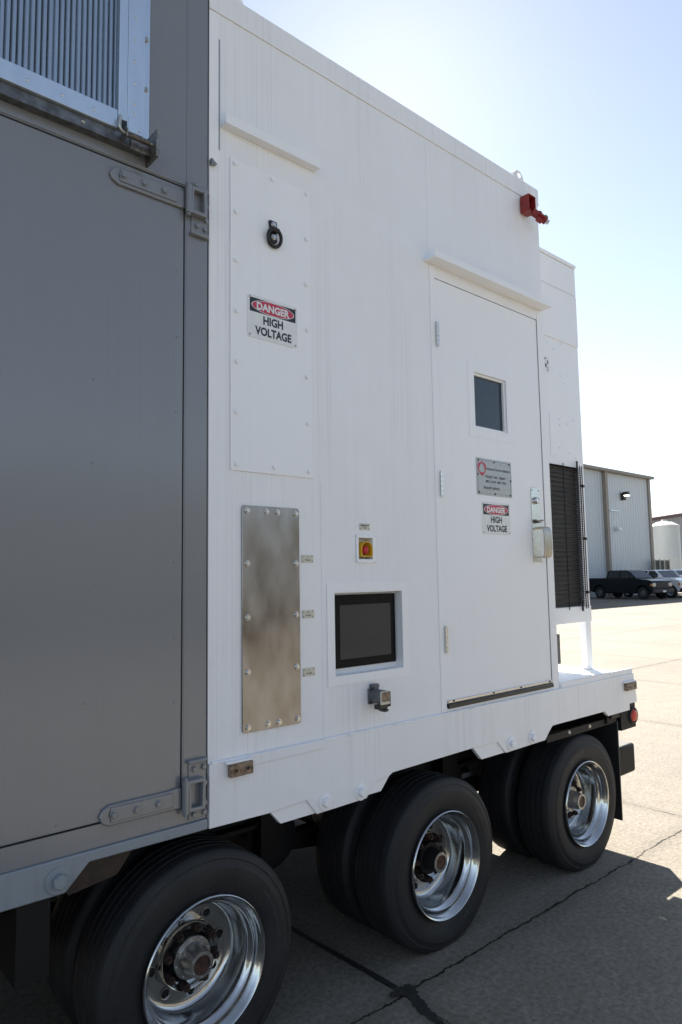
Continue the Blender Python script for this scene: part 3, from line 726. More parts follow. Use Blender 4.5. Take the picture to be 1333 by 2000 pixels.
for (a, b) in zip(pts, pts[1:]):
    d = Vector((b[0] - a[0], b[1] - a[1])).normalized(); nn = Vector((-d.y, d.x)) * .003
    mb.poly([(3.517, a[0] + nn.x, a[1] + nn.y), (3.517, b[0] + nn.x, b[1] + nn.y), (3.594, b[0] + nn.x, b[1] + nn.y), (3.594, a[0] + nn.x, a[1] + nn.y)])
    mb.poly([(3.517, a[0] - nn.x, a[1] - nn.y), (3.517, b[0] - nn.x, b[1] - nn.y), (3.594, b[0] - nn.x, b[1] - nn.y), (3.594, a[0] - nn.x, a[1] - nn.y)])
    for xx in (3.517, 3.594): mb.poly([(xx, a[0] + nn.x, a[1] + nn.y), (xx, b[0] + nn.x, b[1] + nn.y), (xx, b[0] - nn.x, b[1] - nn.y), (xx, a[0] - nn.x, a[1] - nn.y)])
bmesh.ops.remove_doubles(mb.bm, verts=mb.bm.verts[:], dist=2e-3)
mb.build('pull_handle', 'satin_steel', lk, smooth=50)
# plug inlet below the screen
pi_ = MB().box(2.160, 2.222, -.012, -.0005, 1.205, 1.275).build('plug_inlet', 'grey_cast', en, bevel=.006)
MB().cyl((2.192, -.010, 1.240), (2.192, -.075, 1.240), .031, n=24).box(2.168, 2.214, -.070, -.012, 1.238, 1.268).build('socket_body', 'grey_cast', pi_, bevel=.003)
MB().box(2.172, 2.214, -.026, -.0005, 1.276, 1.293).box(2.182, 2.208, -.028, -.004, 1.262, 1.278).build('lid_hinge', 'grey_cast', pi_, bevel=.004)
MB().box(2.166, 2.224, -.082, -.074, 1.208, 1.268).build('socket_lid', 'label_silver', pi_, bevel=.004)
MB().box(2.171, 2.219, -.0835, -.0815, 1.222, 1.264).build('warning_label', 'marker_tan', pi_)
MB().box(2.172, 2.220, -.070, -.030, 1.186, 1.206).box(2.226, 2.240, -.070, -.020, 1.195, 1.262).prism([(2.180, 1.186), (2.190, 1.176), (2.214, 1.176), (2.220, 1.186)], -.078, -.045).build('latch_clip', 'black_plastic', pi_, bevel=.003)
for (x, z) in ((2.166, 1.268), (2.166, 1.212)): button(x, z, -.012, .004, 'rust_brown', pi_, 'screw')
# stub on end wall
MB().box(3.7225, 3.765, .004, .05, 1.235, 1.41).build('cable_duct', 'grey_cast', en, bevel=.003)

# ---- signs
def danger_sign(x0, x1, z0, z1, y, label, skew=0):
    W, H = x1 - x0, z1 - z0; ox = ((x0 + x1) / 2, y, (z0 + z1) / 2)
    t = thing('danger_sign', label, 'sign', 'danger high voltage signs', ox)
    if skew: t.rotation_euler = (0, skew, 0)
    w2, h2 = W / 2, H / 2; r = .010; pl = []
    for (cx, cz, a) in ((w2 - r, -h2 + r, -90), (w2 - r, h2 - r, 0), (-w2 + r, h2 - r, 90), (-w2 + r, -h2 + r, 180)):
        for k in range(5): aa = math.radians(a + 22.5 * k); pl.append((cx + r * math.cos(aa), cz + r * math.sin(aa)))
    MB().prism(pl, -.002, 0).build('sign_plate', 'sign_white', t)
    MB().poly and None
    m = MB(); m.prism([(-w2 + .010, h2 - .006 - H * .36), (w2 - .010, h2 - .006 - H * .36), (w2 - .010, h2 - .012), (-w2 + .010, h2 - .012)], -.0025, -.0018); m.build('sign_header', 'sign_black', t)
    zc = h2 - .009 - H * .18
    def ell(a, b, n=48): return [(a * math.cos(2 * PI * k / n), zc + b * math.sin(2 * PI * k / n)) for k in range(n)]
    MB().prism(ell(w2 * .86, H * .160), -.0030, -.0024).build('oval_outline', 'sign_white', t)
    MB().prism(ell(w2 * .83, H * .147), -.0035, -.0029).build('sign_oval', 'sign_red', t)
    text('lettering', 'DANGER', 'sign_white', t, -w2 * .66, w2 * .66, zc - H * .085, H * .165, -.0039, .04)
    text('lettering', 'HIGH', 'sign_black', t, -w2 * .40, w2 * .40, -H * .13 - h2 * .0, H * .185, -.0024, .04)
    text('lettering', 'VOLTAGE', 'sign_black', t, -w2 * .72, w2 * .74, -H * .40, H * .185, -.0024, .04)
    for sx in (-1, 1):
        for sz in (-1, 1): button(sx * (w2 - .011), sz * (h2 - .011), -.002, .0052, 'zinc_bolt', t, 'screw')
    return t
danger_sign(1.524, 1.779, 2.755, 2.936, -.0065, 'danger high voltage sign screwed to the riveted access panel', .004)
danger_sign(3.041, 3.296, 1.993, 2.172, .0022, 'danger high voltage sign on the door below the silver nameplate', -.004)
def small_label(x0, x1, z0, z1, lines, label, m='label_silver', group=None):
    o_ = ((x0 + x1) / 2, -.0005, (z0 + z1) / 2); t = thing('name_tag', label, 'label', group, o_)
    w2, h2 = (x1 - x0) / 2, (z1 - z0) / 2
    MB().box(-w2, w2, -.0025, 0, -h2, h2).build('tag_plate', m, t, bevel=.0008)
    for k, (s, u, hh, zz) in enumerate(lines): text('lettering', s, 'ink', t, -w2 * u, w2 * u, zz * h2, hh, -.003, .02)
    for sx in (-1, 1):
        for sz in (-1, 1): button(sx * (w2 - .006), sz * (h2 - .006), -.0025, .0036, 'zinc_bolt', t, 'screw')
G = 'phase labels beside the steel cover plate'
small_label(1.795, 1.857, 1.836, 1.868, [('C', .09, .0065, .22), ('PHASE', .42, .0062, -.52)], 'silver tag reading C phase, topmost beside the steel plate', group=G)
small_label(1.796, 1.858, 1.603, 1.637, [('B', .09, .0065, .22), ('PHASE', .42, .0062, -.52)], 'silver tag reading B phase, middle one beside the steel plate', group=G)
small_label(1.796, 1.859, 1.364, 1.398, [('A', .09, .0065, .22), ('PHASE', .42, .0062, -.52)], 'silver tag reading A phase, lowest beside the steel plate', group=G)
small_label(2.131, 2.194, 1.985, 2.015, [('EMERGENCY', .74, .0072, .15), ('STOP', .32, .0065, -.58)], 'small silver tag reading emergency stop above the button recess')
# door nameplate
np_ = thing('nameplate', 'silver square nameplate with red ring logo riveted to the white door', 'nameplate', None, (3.164, .0022, 2.309))
MB().box(-.161, .161, -.0025, 0, -.102, .102).build('plate', 'plate_silver', np_, bevel=.001)
MB().ring((-.150, .150, -.091, .091), (-.1488, .1488, -.0898, .0898), -.0031, -.0024).build('border_line', 'ink_grey', np_)
mb = MB(); n = 40
for k in range(n):
    def P(q, inner):
        a = 2 * PI * q / n; r_ = (.0245 if inner else .0365) + (.0035 * math.sin(3 * a) if not inner else -.002 * math.sin(3 * a)) ; return (-.112 + r_ * math.cos(a), -.0032, .045 + r_ * math.sin(a))
    mb.poly([P(k, 0), P(k + 1, 0), P(k + 1, 1), P(k, 1)])
mb.prism([(-.116, .083), (-.100, .079), (-.112, .090)], -.0032, -.0026); mb.prism([(-.112, .007), (-.095, .002), (-.118, .013)], -.0032, -.0026)
mb.build('ring_logo', 'sign_red', np_)
text('lettering', 'Industrial Service Solutions', 'ink', np_, -.070, .143, .040, .0155, -.0032, .006)
text('lettering', 'PROJECT NO:  3000627', 'ink', np_, -.080, .104, -.004, .0135, -.0032, .012)
text('lettering', 'MFG. DATE:  MAY 2024', 'ink', np_, -.080, .104, -.030, .0135, -.0032, .012)
text('lettering', 'REQUEST SERVICE:', 'ink', np_, -.100, .046, -.066, .0130, -.0032, .012)
for (x, z) in [(-.140, .090), (0, .088), (.140, .088), (-.148, .01), (.150, -.006), (-.142, -.088), (0, -.090), (.142, -.090)]: button(x, z, -.0028, .0058, 'rust_brown', np_, 'rivet')

# ---- fire alarm box hanging open
al = thing('alarm_box', 'red wall box hanging open at the top right corner of the white enclosure', 'alarm', None, (3.555, -.0065, 4.02))
mb = MB(); x0, x1, z0, z1 = -.036, .038, -.044, .060; D_ = -.062; r = .01
mb.box(x0, x1, D_, 0, z1 - .004, z1); mb.box(x0, x1, D_, 0, z0, z0 + .004); mb.box(x0, x0 + .004, D_, 0, z0 + .004, z1 - .004); mb.box(x1 - .004, x1, D_, 0, z0 + .004, z1 - .004); mb.box(x0 + .004, x1 - .004, -.004, 0, z0 + .004, z1 - .004)
mb.build('box_body', 'red_paint', al, bevel=.0015)
dz_ = Vector((.62, -.50, -.60)).normalized(); ny_ = Vector((-.1, .35, 1)); ny_ = (ny_ - dz_ * ny_.dot(dz_)).normalized(); nx_ = ny_.cross(-dz_)
T = Matrix((nx_, ny_, -dz_)).transposed().to_4x4(); T.translation = Vector((.004, -.060, -.040))
lid = MB(); lid.box(-.022, .026, -.016, .0, -.105, .0, T); lo_ = lid.build('box_lid', 'red_paint', al, bevel=.004)
MB().box(-.014, .016, -.040, -.017, -.085, -.045, T).build('horn', 'red_paint', lo_, bevel=.003)
MB().cyl(T @ Vector((.0, .001, -.042)), T @ Vector((.0, .022, -.042)), .017, n=20).build('coil', 'wire', lo_, bevel=.002)
MB().box(-.02, .022, .001, .014, -.098, -.074, T).build('terminal_block', 'terminal', lo_, bevel=.001)
MB().box(-.005, .02, -.020, -.006, -.122, -.106, T).build('strobe_lens', 'lamp_clear', lo_, bevel=.002)
mb = MB(); mb.tube([(.0, -.01, -.02), (-.005, -.03, -.035), (.006, -.055, -.045), T @ Vector((0, .012, -.02)), T @ Vector((.008, .02, -.04))], .0028, 6)
mb.tube([(.01, -.01, -.01), (.015, -.04, -.03), (.02, -.06, -.055), T @ Vector((.01, .02, -.03)), T @ Vector((.012, .012, -.08))], .0022, 6); mb.build('wires', 'wire', lo_, smooth=50)

# ================================================================== AIR CONDITIONER
AY = .28
ac = thing('air_conditioner', 'white wall-mounted air conditioning unit with black coil guard on the enclosure end', 'air conditioner')
GR = (3.76, 4.555, 1.545, 2.529)
mb = wall_grid((3.7225, 4.630, 1.545, 4.045), [GR], AY, 'x', 'white_smooth', ac)
mb.poly([(4.63, AY, 1.545), (4.63, 1.40, 1.545), (4.63, 1.40, 4.045), (4.63, AY, 4.045)]); mb.poly([(3.7225, 1.4, 1.545), (3.7225, 1.4, 4.045), (4.63, 1.4, 4.045), (4.63, 1.4, 1.545)])
bmesh.ops.remove_doubles(mb.bm, verts=mb.bm.verts[:], dist=1e-5)
mb.build('cabinet', 'white_smooth', ac)
MB().box(3.7225, 4.640, AY - .012, 1.41, 4.046, 4.072).build('cabinet_top', 'white_smooth', ac, bevel=.003)
MB().box(3.7225, 4.634, AY - .006, 1.41, 1.432, 1.543).build('base_beam', 'white_smooth', ac, bevel=.003)
MB().box(3.7225, 4.631, AY - .005, AY - .0005, 3.832, 4.04).build('upper_panel', 'white_smooth', ac, bevel=.001)
MB().box(3.7225, 4.629, AY - .0075, AY - .0005, 3.440, 3.824).build('middle_panel', 'white_smooth', ac, bevel=.001)
MB().box(3.7225, 4.245, AY - .008, AY - .0005, 2.585, 2.894).build('service_door', 'white_smooth', ac, bevel=.002)
MB().box(4.19, 4.203, AY - .011, AY - .008, 2.60, 2.88).build('door_fold', 'white_smooth', ac, bevel=.002)
for (x, z) in ((4.33, 2.86), (4.33, 2.82), (4.52, 2.875), (4.44, 2.84), (4.35, 2.70), (4.32, 2.655), (4.45, 2.63), (4.53, 2.60), (4.26, 2.60), (4.37, 3.18), (4.42, 3.13), (4.58, 3.05), (4.22, 3.39), (4.30, 3.36), (4.40, 3.42), (4.60, 3.47)):
    button(x, z, AY, .006, 'galvanised', ac, 'screw')
# condenser coil and guard
coil = MB(); n = 30
coil.box(3.7225, 4.559, AY + .03, AY + .05, 1.545, 2.529)
for i in range(n):
    z = 1.56 + i * (2.515 - 1.56) / (n - 1); coil.cyl((3.73, AY + .024, z), (4.555, AY + .024, z), .005, n=6)
co = coil.build('coil', 'coil_black', ac)
gd = MB()
for i in range(62):
    z = 1.55 + i * .0160; gd.cyl((3.76, AY - .012, z), (4.578, AY - .012, z), .0016, n=5); gd.cyl((4.578, AY - .012, z), (4.578, AY + .03, z), .0016, n=5)
for x in (4.33, 4.552, 4.578): gd.cyl((x, AY - .015, 1.525), (x, AY - .015, 2.545), .0035, n=6)
gd.cyl((4.50, AY - .018, 1.51), (4.50, AY - .018, 1.58), .007, n=8); gd.cyl((4.51, AY - .018, 2.50), (4.51, AY - .018, 2.575), .007, n=8)
for z in (2.40, 2.02, 1.64): gd.box(4.570, 4.592, AY - .024, AY - .006, z - .009, z + .009)
gd.build('coil_guard', 'black_iron', ac)
for (x0, x1) in ((4.562, 4.628),):
    MB().box(x0, x1, AY + .0, AY + .05, 1.10, 1.432).build('leg', 'white_smooth', ac, bevel=.002)
st = thing('sticker', 'small white sticker with dark printed marks on the side of the air conditioner', 'sticker', None, (4.197, AY - .0015, 3.23))
MB().box(-.028, .028, -.001, 0, -.056, .056).build('sticker_sheet', 'sign_white', st)
for (x, z, a, b) in ((-.016, .040, .007, .007), (-.010, -.008, .010, .013), (.014, .018, .007, .012), (.016, -.022, .006, .004), (.016, -.038, .007, .004)):
    MB().box(x - a, x + a, -.0018, -.0008, z - b, z + b).build('sticker_mark', 'ink_grey', st)

# ================================================================== GREY ENCLOSURE
ge = thing('generator_enclosure', 'grey glossy painted generator enclosure with large hinged door and louvre', 'enclosure')
GX1 = 1.341
mb = wall_grid((-6, GX1, .906, 4.55), [(-1.2, 1.243, .978, 3.288)], .0, 'x', 'grey_paint', ge)
mb.poly([(GX1, 0, .906), (GX1, 2.5, .906), (GX1, 2.5, 4.55), (GX1, 0, 4.55)]); mb.poly([(-6, 0, 4.55), (GX1, 0, 4.55), (GX1, 2.5, 4.55), (-6, 2.5, 4.55)])
mb.poly([(-6, 2.5, .906), (-6, 2.5, 4.55), (GX1, 2.5, 4.55), (GX1, 2.5, .906)]); mb.poly([(-6, 0, .906), (-6, 0, 4.55), (-6, 2.5, 4.55), (-6, 2.5, .906)])
for (a, b) in (((-1.2, .978), (1.243, .978)), ((1.243, .978), (1.243, 3.288)), ((1.243, 3.288), (-1.2, 3.288))):
    mb.poly([(a[0], 0, a[1]), (b[0], 0, b[1]), (b[0], .04, b[1]), (a[0], .04, a[1])])
bmesh.ops.remove_doubles(mb.bm, verts=mb.bm.verts[:], dist=1e-5)
mb.build('wall', 'grey_paint', ge)
MB().box(-1.25, 1.26, .045, .055, .95, 3.30).build('gap_backing', 'dark_gap', ge)
MB().box(1.342, 1.3485, .008, .03, .87, 4.2).build('gap_shade', 'dark_gap', ge)  # near-black strip paints the shade in the gap between the enclosures
gdoor = MB().box(-1.194, 1.237, -.002, .04, .984, 3.281).build('door', 'grey_paint', ge, bevel=.003)
for (x, z) in [(1.21, 2.396), (1.208, 2.938), (1.21, 2.682), (1.206, 1.836), (1.208, 1.563), (1.21, 1.335), (0.896, 2.462), (0.898, 2.17), (0.894, 1.743), (0.887, 1.373), (0.805, 1.007), (.52, 2.46), (.52, 1.74)]:
    button(x, z, -.002, .0042, 'grey_paint', gdoor, 'rivet')
# fold lines on the upper wall
MB().box(-2, 1.243, -.0045, -.0005, 3.292, 3.372).build('header_strip', 'grey_paint', ge, bevel=.002)
MB().box(1.2475, 1.249, -.0012, -.0005, .99, 4.5).build('post_fold', 'grey_paint', ge)
# strap hinges
def strap_hinge(z, up):
    e = bpy.data.objects.new('strap_hinge', None); COL.objects.link(e); e.parent = gdoor
    s = [(.938, z), (.948, z + .020), (.972, z + .034), (1.18, z + .034), (1.215, z + .038), (1.236, z + .038), (1.236, z - .034), (1.215, z - .034), (1.18, z - .034), (.972, z - .034), (.948, z - .022)]
    MB().prism(s, -.014, -.002).build('strap', 'grey_paint', e, bevel=.004)
    MB().box(.975, 1.20, -.019, -.0145, z - .022, z + .026).build('strap_rib', 'grey_paint', e, bevel=.003)
    for x in (.985, 1.065, 1.145): hexbolt(x, z + .002, -.0195, .0105, 'grey_paint', e, washer=1.35)
    MB().cyl((1.244, -.026, z - .052), (1.244, -.026, z + .062), .0125, n=20).cyl((1.244, -.026, z - .062), (1.244, -.026, z + .070), .0085, n=14).build('hinge_pin', 'grey_paint', e, bevel=.002)
    MB().ring((1.253, 1.320, z - .050, z + .060), (1.263, 1.308, z - .036, z + .046), -.036, -.006).build('hinge_loop', 'grey_paint', e, bevel=.003)
    a, b = (z - .115, z + .09) if up else (z - .085, z + .115)
    MB().box(1.268, 1.339, -.006, -.0005, a, b).build('hinge_plate', 'grey_paint', e, bevel=.002)
    ex = z - .125 if up else z + .112
    MB().box(1.260, 1.339, -.022, -.0005, ex, ex + .012).build('hinge_ledge', 'grey_paint', e, bevel=.004)
    zs = [(1.283, z + .083), (1.329, z + .070), (1.329, z + .01), (1.329, z - .05), (1.290, z - .082), (1.325, z - .088)] if up else [(1.288, z + .090), (1.327, z + .092), (1.331, z + .035), (1.331, z - .035), (1.288, z - .068), (1.330, z - .068)]
    for (x, zz) in zs: hexbolt(x, zz, -.006, .0095, 'grey_paint', e, washer=1.3, h=.9)
strap_hinge(3.225, True); strap_hinge(1.000, False)
# louvre with galvanised frame
lv = bpy.data.objects.new('louvre', None); COL.objects.link(lv); lv.parent = ge
LX = 1.045; LY = -.055; LZ = 3.372
mb = MB(); mb.box(-.4, .945, LY, -.004, LZ, LZ + .043); mb.build('frame_rail', 'galvanised', lv, bevel=.001)
MB().box(-.4, .948, LY + .006, -.004, LZ + .0445, LZ + .072).build('frame_rail', 'galvanised', lv, bevel=.001)
MB().box(.9815, LX, LY - .001, -.004, LZ + .001, 4.54).build('frame_post', 'galvanised', lv, bevel=.001)
MB().box(.949, .9810, LY + .001, -.004, LZ + .040, 4.54).build('frame_post', 'galvanised', lv, bevel=.001)
MB().box(.985, 1.040, LY - .0035, LY - .0012, LZ + .004, LZ + .06).build('corner_plate', 'galvanised', lv, bevel=.001)
MB().box(LX + .0005, 1.085, -.012, -.0005, LZ + .005, 4.54).build('wall_flange', 'galvanised', lv, bevel=.001)
mb = MB(); nx = 700; pitch = .0192; prev = None
vs = []
for i in range(nx + 1):
    x = -.3 + i * (.948 + .3) / nx; ph = (x / pitch) % 1.0
    y = -.010 - .0150 * math.sqrt(max(0, 1 - ((ph - .5) / .47) ** 2)) if abs(ph - .5) < .47 else -.004
    vs.append((mb.bm.verts.new((x, y, LZ + .072)), mb.bm.verts.new((x, y, 4.53))))
for a, b in zip(vs, vs[1:]): mb.bm.faces.new([a[0], b[0], b[1], a[1]])
mb.build('filter_fins', 'fin_metal', lv, smooth=45)
for z in [3.392, 3.45, 3.49, 3.57, 3.655, 3.74, 3.825, 3.91, 3.99]: button(1.008 if z > 3.4 else 1.025, z, LY - .001 if z > 3.44 else LY - .0035, .0055, 'bright_steel', lv, 'rivet')
for x in (.42, .53, .64, .75, .86): button(x, LZ + .030, LY, .0055, 'bright_steel', lv, 'rivet')
for z in (3.395, 3.60, 3.80): hexbolt(1.068, z, -.012, .009, 'zinc_bolt', lv, washer=1.3)
# lower dark channel under the louvre
MB().box(-.4, 1.05, -.040, -.005, 3.330, 3.3705).build('channel', 'hub_metal', lv, bevel=.001)
for x in (.55, .83): button(x, 3.352, -.040, .008, 'zinc_bolt', lv, 'rivet')
# spring bolt latch
sb = MB().prism([(1.060, 3.32), (1.095, 3.300), (1.098, 3.378), (1.062, 3.400)], -.105, -.030) if 0 else MB().box(1.074, 1.084, -.098, -.004, 3.300, 3.402)
sbo = sb.build('latch_plate', 'spring_steel', lv, bevel=.001)
mb = MB(); yb = -.072; zb = 3.352
path = [(.948, yb - .002, 3.410), (.946, yb, 3.39), (.946, yb, 3.368), (.952, yb, 3.357), (.965, yb, zb), (1.0, yb, zb), (1.072, yb, zb)]
mb.tube(path, .0058, 10); mb.build('latch_rod', 'zinc_bolt', sbo, smooth=60)
mb = MB(); pts = []
for i in range(16 * 12 + 1):
    a = 2 * PI * i / 12; pts.append((.972 + .088 * i / (16 * 12), yb + .0088 * math.cos(a), zb + .0088 * math.sin(a)))
mb.tube(pts, .0018, 5); mb.build('latch_spring', 'spring_steel', sbo, smooth=60)
MB().box(.966, .972, yb - .016, -.004, zb - .016, zb + .014).box(1.0, 1.073, -.045, -.041, 3.322, 3.365).build('latch_bracket', 'spring_steel', sbo, bevel=.001)

# ================================================================== BACKGROUND
BY = 24.6; BX = 58.95; BH = 9.75
wh = thing('warehouse', 'tall white corrugated warehouse with tan trim behind the parked pickups', 'warehouse', None, (40, BY, 0))
def B(): return MB()
mb = MB(); mb.box(-30, BX - 40, 0, 40, .0, BH); mb.build('wall', 'cladding_white', wh)
MB().box(-31, BX - 40 + .25, -.45, 41, BH + .003, BH + .22).build('roof_edge', 'tan_trim', wh)
MB().box(BX - 40 - .30, BX - 40 + .12, -.12, .3, 0, BH - .002).build('corner_trim', 'tan_trim', wh)
def W_at(px): pass
for x in (-1.2, 10.95): MB().box(x, x + .38, -.3, -.003, 0, BH - .002).build('downpipe', 'tan_trim', wh)
lx, lz = 14.0, 8.1
l1 = MB().box(lx - .15, lx + .15, -.35, -.003, lz - .45, lz + .15).prism([(lx - .24, lz - .05), (lx + .24, lz - .05), (lx + .18, lz + .22), (lx - .18, lz + .22)], -.62, -.2).build('wall_lamp', 'lamp_body', wh, bevel=.03)
MB().box(lx - .19, lx + .19, -.65, -.3, lz - .14, lz - .06).build('lamp_lens', 'lamp_lens', l1, bevel=.03)
MB().box(11.9, 13.3, -.12, -.003, 6.70, 6.78).build('conduit', 'galvanised', wh)
c1 = MB().box(12.5, 13.0, -.45, -.2, 5.15, 5.36).box(12.65, 12.85, -.2, -.003, 5.1, 5.4).build('security_camera', 'sign_white', wh, bevel=.03)
w2_ = thing('warehouse', 'grey clad building with dark red roof edge behind the white storage tank', 'warehouse', None, (74, 34, 0))
T2m = Matrix.Rotation(math.radians(0), 4, 'Z')
MB().prism([(-4, 0), (46, 0), (46, 12.3), (-4, 6.6)], 0, 30).build('wall', 'cladding_grey', w2_)
MB().prism([(-4.3, 6.61), (46.3, 12.33), (46.3, 12.75), (-4.3, 7.0)], -.4, 30.4).build('roof_edge', 'dark_red_trim', w2_)
tk = thing('storage_tank', 'white cylindrical storage tank with shallow domed top behind the fence', 'tank', None, (69.9, 28.2, 0))
mb = MB()
prof = [(1.36, 0), (1.36, 3.2), (1.375, 3.22), (1.375, 3.27), (1.36, 3.3), (1.36, 6.3), (1.39, 6.32), (1.39, 6.40), (1.3, 6.45), (.7, 6.78), (.0, 6.86)]
NN = 48; rings = []
for r, z in prof:
    rings.append([mb.bm.verts.new((r * math.cos(2 * PI * k / NN), r * math.sin(2 * PI * k / NN), z)) for k in range(NN)] if r > 0 else [mb.bm.verts.new((0, 0, z))])
for A, Bq in zip(rings, rings[1:]):
    for k in range(NN):
        k2 = (k + 1) % NN
        mb.bm.faces.new([A[k], A[k2], Bq[k2], Bq[k]] if len(Bq) > 1 else [A[k], A[k2], Bq[0]])
mb.build('shell', 'tank_white', tk, smooth=30)
MB().box(-.25, .25, -.25, .25, 6.75, 7.0).build('hatch', 'tank_white', tk, bevel=.05)
fe = thing('fence', 'dark slatted equipment fence beside the warehouse corner', 'fence', None, (57.7, 23.9, 0))
mb = MB()
for i in range(8): mb.box(i * .36, i * .36 + .28, .0, .05, .1, 2.8)
mb.build('slats', 'fence_dark', fe)
for i in range(4): MB().box(i * .92 - .04, i * .92 + .04, -.08, -.005, 0, 2.9).build('post', 'fence_pale', fe)

# ---- pickups
def pickup(name, label, paint, loc, heading, rear=-1.26):
    """local frame: +X forward, origin on the ground between the axles' centre"""
    t = thing(name, label, 'pickup truck', 'pickups parked in front of the warehouse', loc)
    t.rotation_euler = (0, 0, heading)
    hw = .98
    # lower body: side profile with wheel arches
    def arch(cx, r=.50, n=12): return [(cx - r * math.cos(PI * k / n), .42 + r * math.sin(PI * k / n) * .98) for k in range(n + 1)]
    prof = [(-2.95, .55)] + [(-2.72, .50)] + arch(-1.82) + [(-1.2, .38), (1.2, .38)] + arch(1.83) + [(2.40, .40), (2.56, .45), (2.62, .60), (2.62, 1.12), (2.56, 1.22), (2.35, 1.28), (1.30, 1.39), (1.2, 1.40), (-1.2, 1.40), (-1.25, 1.42), (-2.95, 1.43)]
    def slab(y0, y1, pr_): return MB().prism(pr_, y0, y1)
    body = MB(); body.prism(prof, -hw, hw); body.build('body', paint, t, bevel=.06, seg=3)
    # greenhouse
    lo = [(rear, 1.385), (1.28, 1.385), (.60, 1.91), (.40, 1.96), (rear + .26, 1.96), (rear + .10, 1.92)]
    m = MB(); vs = {}
    def wy(z): return hw - .05 - (z - 1.385) * .30
    a = [m.bm.verts.new((x, -wy(z), z)) for x, z in lo]; b = [m.bm.verts.new((x, wy(z), z)) for x, z in lo]
    m.bm.faces.new(a); m.bm.faces.new(b[::-1])
    for i in range(len(lo)): m.bm.faces.new([a[i], b[i], b[(i + 1) % len(lo)], a[(i + 1) % len(lo)]])
    m.build('cab', paint, t, bevel=.045, seg=2)
    def sidewin(pts, s):
        mm = MB(); v = [mm.bm.verts.new((x, s * (wy(z) + .006), z)) for x, z in pts]; v2 = [mm.bm.verts.new((x, s * (wy(z) - .01), z)) for x, z in pts]
        mm.bm.faces.new(v); mm.bm.faces.new(v2[::-1])
        for i in range(len(pts)): mm.bm.faces.new([v[i], v2[i], v2[(i + 1) % len(pts)], v[(i + 1) % len(pts)]])
        return mm.build('side_window', 'auto_glass', t)
    for s in (-1, 1):
        sidewin([(.02, 1.43), (1.06, 1.43), (.50, 1.87), (.02, 1.90)], s); sidewin([(-1.08, 1.43), (-.10, 1.43), (-.10, 1.90), (-.98, 1.90)], s)
        if rear < -1.9: sidewin([(rear + .2, 1.43), (-1.2, 1.43), (-1.2, 1.90), (rear + .32, 1.90)], s)
    # windscreen
    mm = MB(); P = [(1.23, 1.415), (.62, 1.885)]
    q = []
    for (x, z) in P: q += [(x + .02, -(wy(z) - .10), z + .02), (x + .02, wy(z) - .10, z + .02)]
    mm.poly([q[0], q[1], q[3], q[2]]); mm.build('windscreen', 'auto_glass', t)
    # bed
    MB().box(-2.90, rear - .06, -hw + .09, hw - .09, 1.30, 1.434).build('bed_well', 'auto_trim', t)
    for s in (-1, 1):
        MB().box(1.02, 1.16, s * (hw + .02) - .0 if s > 0 else -hw - .24, hw + .24 if s > 0 else -hw - .02, 1.38, 1.58).build('mirror', paint, t, bevel=.03)
        MB().box(2.38, 2.635, s * .93 if s < 0 else .60, -.60 if s < 0 else .93, .84, 1.10).build('headlight', 'lamp_clear', t, bevel=.03)
        MB().box(2.46, 2.625, (s * .985 if s < 0 else .955), (-.955 if s < 0 else .985), .88, 1.04).build('indicator', 'amber', t, bevel=.01)
        MB().box(-2.96, -2.86, (s * .985 if s < 0 else .85), (-.85 if s < 0 else .985), .85, 1.2).build('tail_light', 'red_lens', t, bevel=.01)
        MB().box(-.1, .1, (s * 1.0 if s < 0 else .975), (-.975 if s < 0 else 1.0), 1.18, 1.22).build('door_handle', 'auto_trim', t)
    MB().box(2.45, 2.645, -.58, .58, .76, 1.12).build('grille', 'auto_trim', t, bevel=.02)
    MB().box(2.47, 2.665, -.58, .58, .92, .96).build('grille_bar', 'chrome' if paint != 'truck_black' else 'auto_trim', t, bevel=.01)
    MB().box(2.42, 2.76, -.97, .97, .42, .70).build('bumper', 'chrome' if paint == 'truck_silver' else 'auto_trim', t, bevel=.06, seg=3)
    MB().box(2.755, 2.775, -.15, .15, .48, .60).build('number_plate', 'sign_white', t)
    for x in (-1.82, 1.83):
        for s in (-1, 1):
            we = bpy.data.objects.new('wheel', None); COL.objects.link(we); we.parent = t; we.location = (x, s * .86, .41)
            MB().lathe([(.24, -.12), (.34, -.125), (.40, -.10), (.41, -.05), (.41, .05), (.40, .10), (.34, .125), (.24, .12)], n=32, close=True).build('tyre', 'rubber', we, smooth=40)
            MB().lathe([(.245, s * .11), (.22, s * .05), (.08, s * .075), (0, s * .08)], n=24).build('rim', 'hub_metal' if paint == 'truck_black' else 'galvanised', we, smooth=40)
    return t
def place(front, rear):
    f, r_ = Vector(front), Vector(rear); d = (f - r_).normalized(); left = Vector((-d.y, d.x))
    c = (f + r_) / 2 + left * .86; return (c.x, c.y, 0), math.atan2(d.y, d.x)
loc, hd = place((45.5, 19.2), (46.4, 22.7))
pickup('pickup_truck', 'black pickup truck with extended cab parked before the white warehouse', 'truck_black', loc, hd)
pickup('pickup_truck', 'white pickup truck parked immediately behind the black pickup', 'truck_white', (loc[0] + 3.2, loc[1] - .45, 0), hd, -2.15)
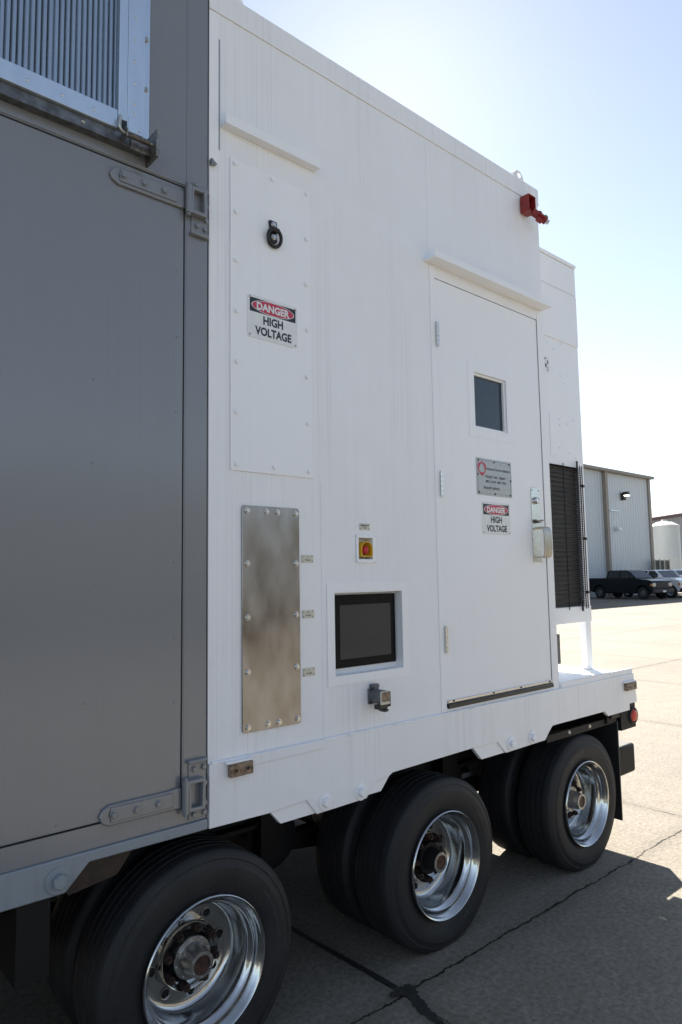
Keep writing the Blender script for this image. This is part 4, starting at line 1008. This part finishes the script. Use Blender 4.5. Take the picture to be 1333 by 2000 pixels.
pickup('pickup_truck', 'silver pickup truck farthest along the row, beyond the white pickup', 'truck_silver', (loc[0] + 6.0, loc[1] - .5, 0), hd, -2.15)
pickup('pickup_truck', 'dark blue pickup truck at the right picture edge below the tank', 'truck_blue', (loc[0] + 12.4, loc[1] + 1.5, 0), hd)

# ---- unseen box trailer added to put a dark band in the glossy reflections
pt = thing('reflection_trailer', 'long dark box trailer, unseen, added for the reflections in door and steel plate', 'trailer', None, (1, -13.5, 0))
MB().box(.5, 12.5, -2.5, 0, 1.15, 4.25).build('body', 'dark_body', pt, bevel=.03)
MB().box(.7, 12.3, -2.3, -.2, .95, 1.147).build('frame', 'chassis_black', pt)
for x in (1.6, 2.9, 8.6, 9.9, 11.2):
    for y in (-.02, -2.2):
        MB().lathe([(.26, -.28), (.40, -.28), (.42, -.24), (.42, -.04), (.40, 0), (.26, 0), (.2, -.1), (0, -.1)], (x, y, .42), n=32).build('wheel', 'rubber', pt, smooth=40)
MB().box(3.8, 7.8, -.1, -.06, .35, .94).build('side_skirt', 'dark_body', pt)
# ---- shed and trees added behind the viewpoint for the glossy paint to reflect
fw = thing('reflection_shed', 'low tan shed, unseen, added only to be reflected in the paint', 'shed', None, (10, -62, 0))
MB().box(-45, 30, -12, 0, 0, 6.2).build('wall', 'far_wall', fw); MB().box(-46, 31, -12.5, .5, 6.203, 6.6).build('roof', 'dark_red_trim', fw)
mb = MB(); r2 = random.Random(3)
for i in range(260):
    x = -260 + i * 2.1 + r2.uniform(-1, 1); y = -95 + r2.uniform(-8, 8); s_ = r2.uniform(3.5, 6.5); zc = r2.uniform(2.5, 8)
    a = bmesh.ops.create_icosphere(mb.bm, subdivisions=2, radius=s_, matrix=Matrix.Translation((x, y, zc)))
    for v in a['verts']: v.co += Vector((noise.noise(v.co * .5), noise.noise(v.co * .5 + Vector((9, 0, 0))), noise.noise(v.co * .5 + Vector((0, 9, 0))))) * 1.6
tl = mb.build('reflection_woodland', 'foliage'); tl['kind'] = 'stuff'  # unseen tree line, added as a dark mass for reflections
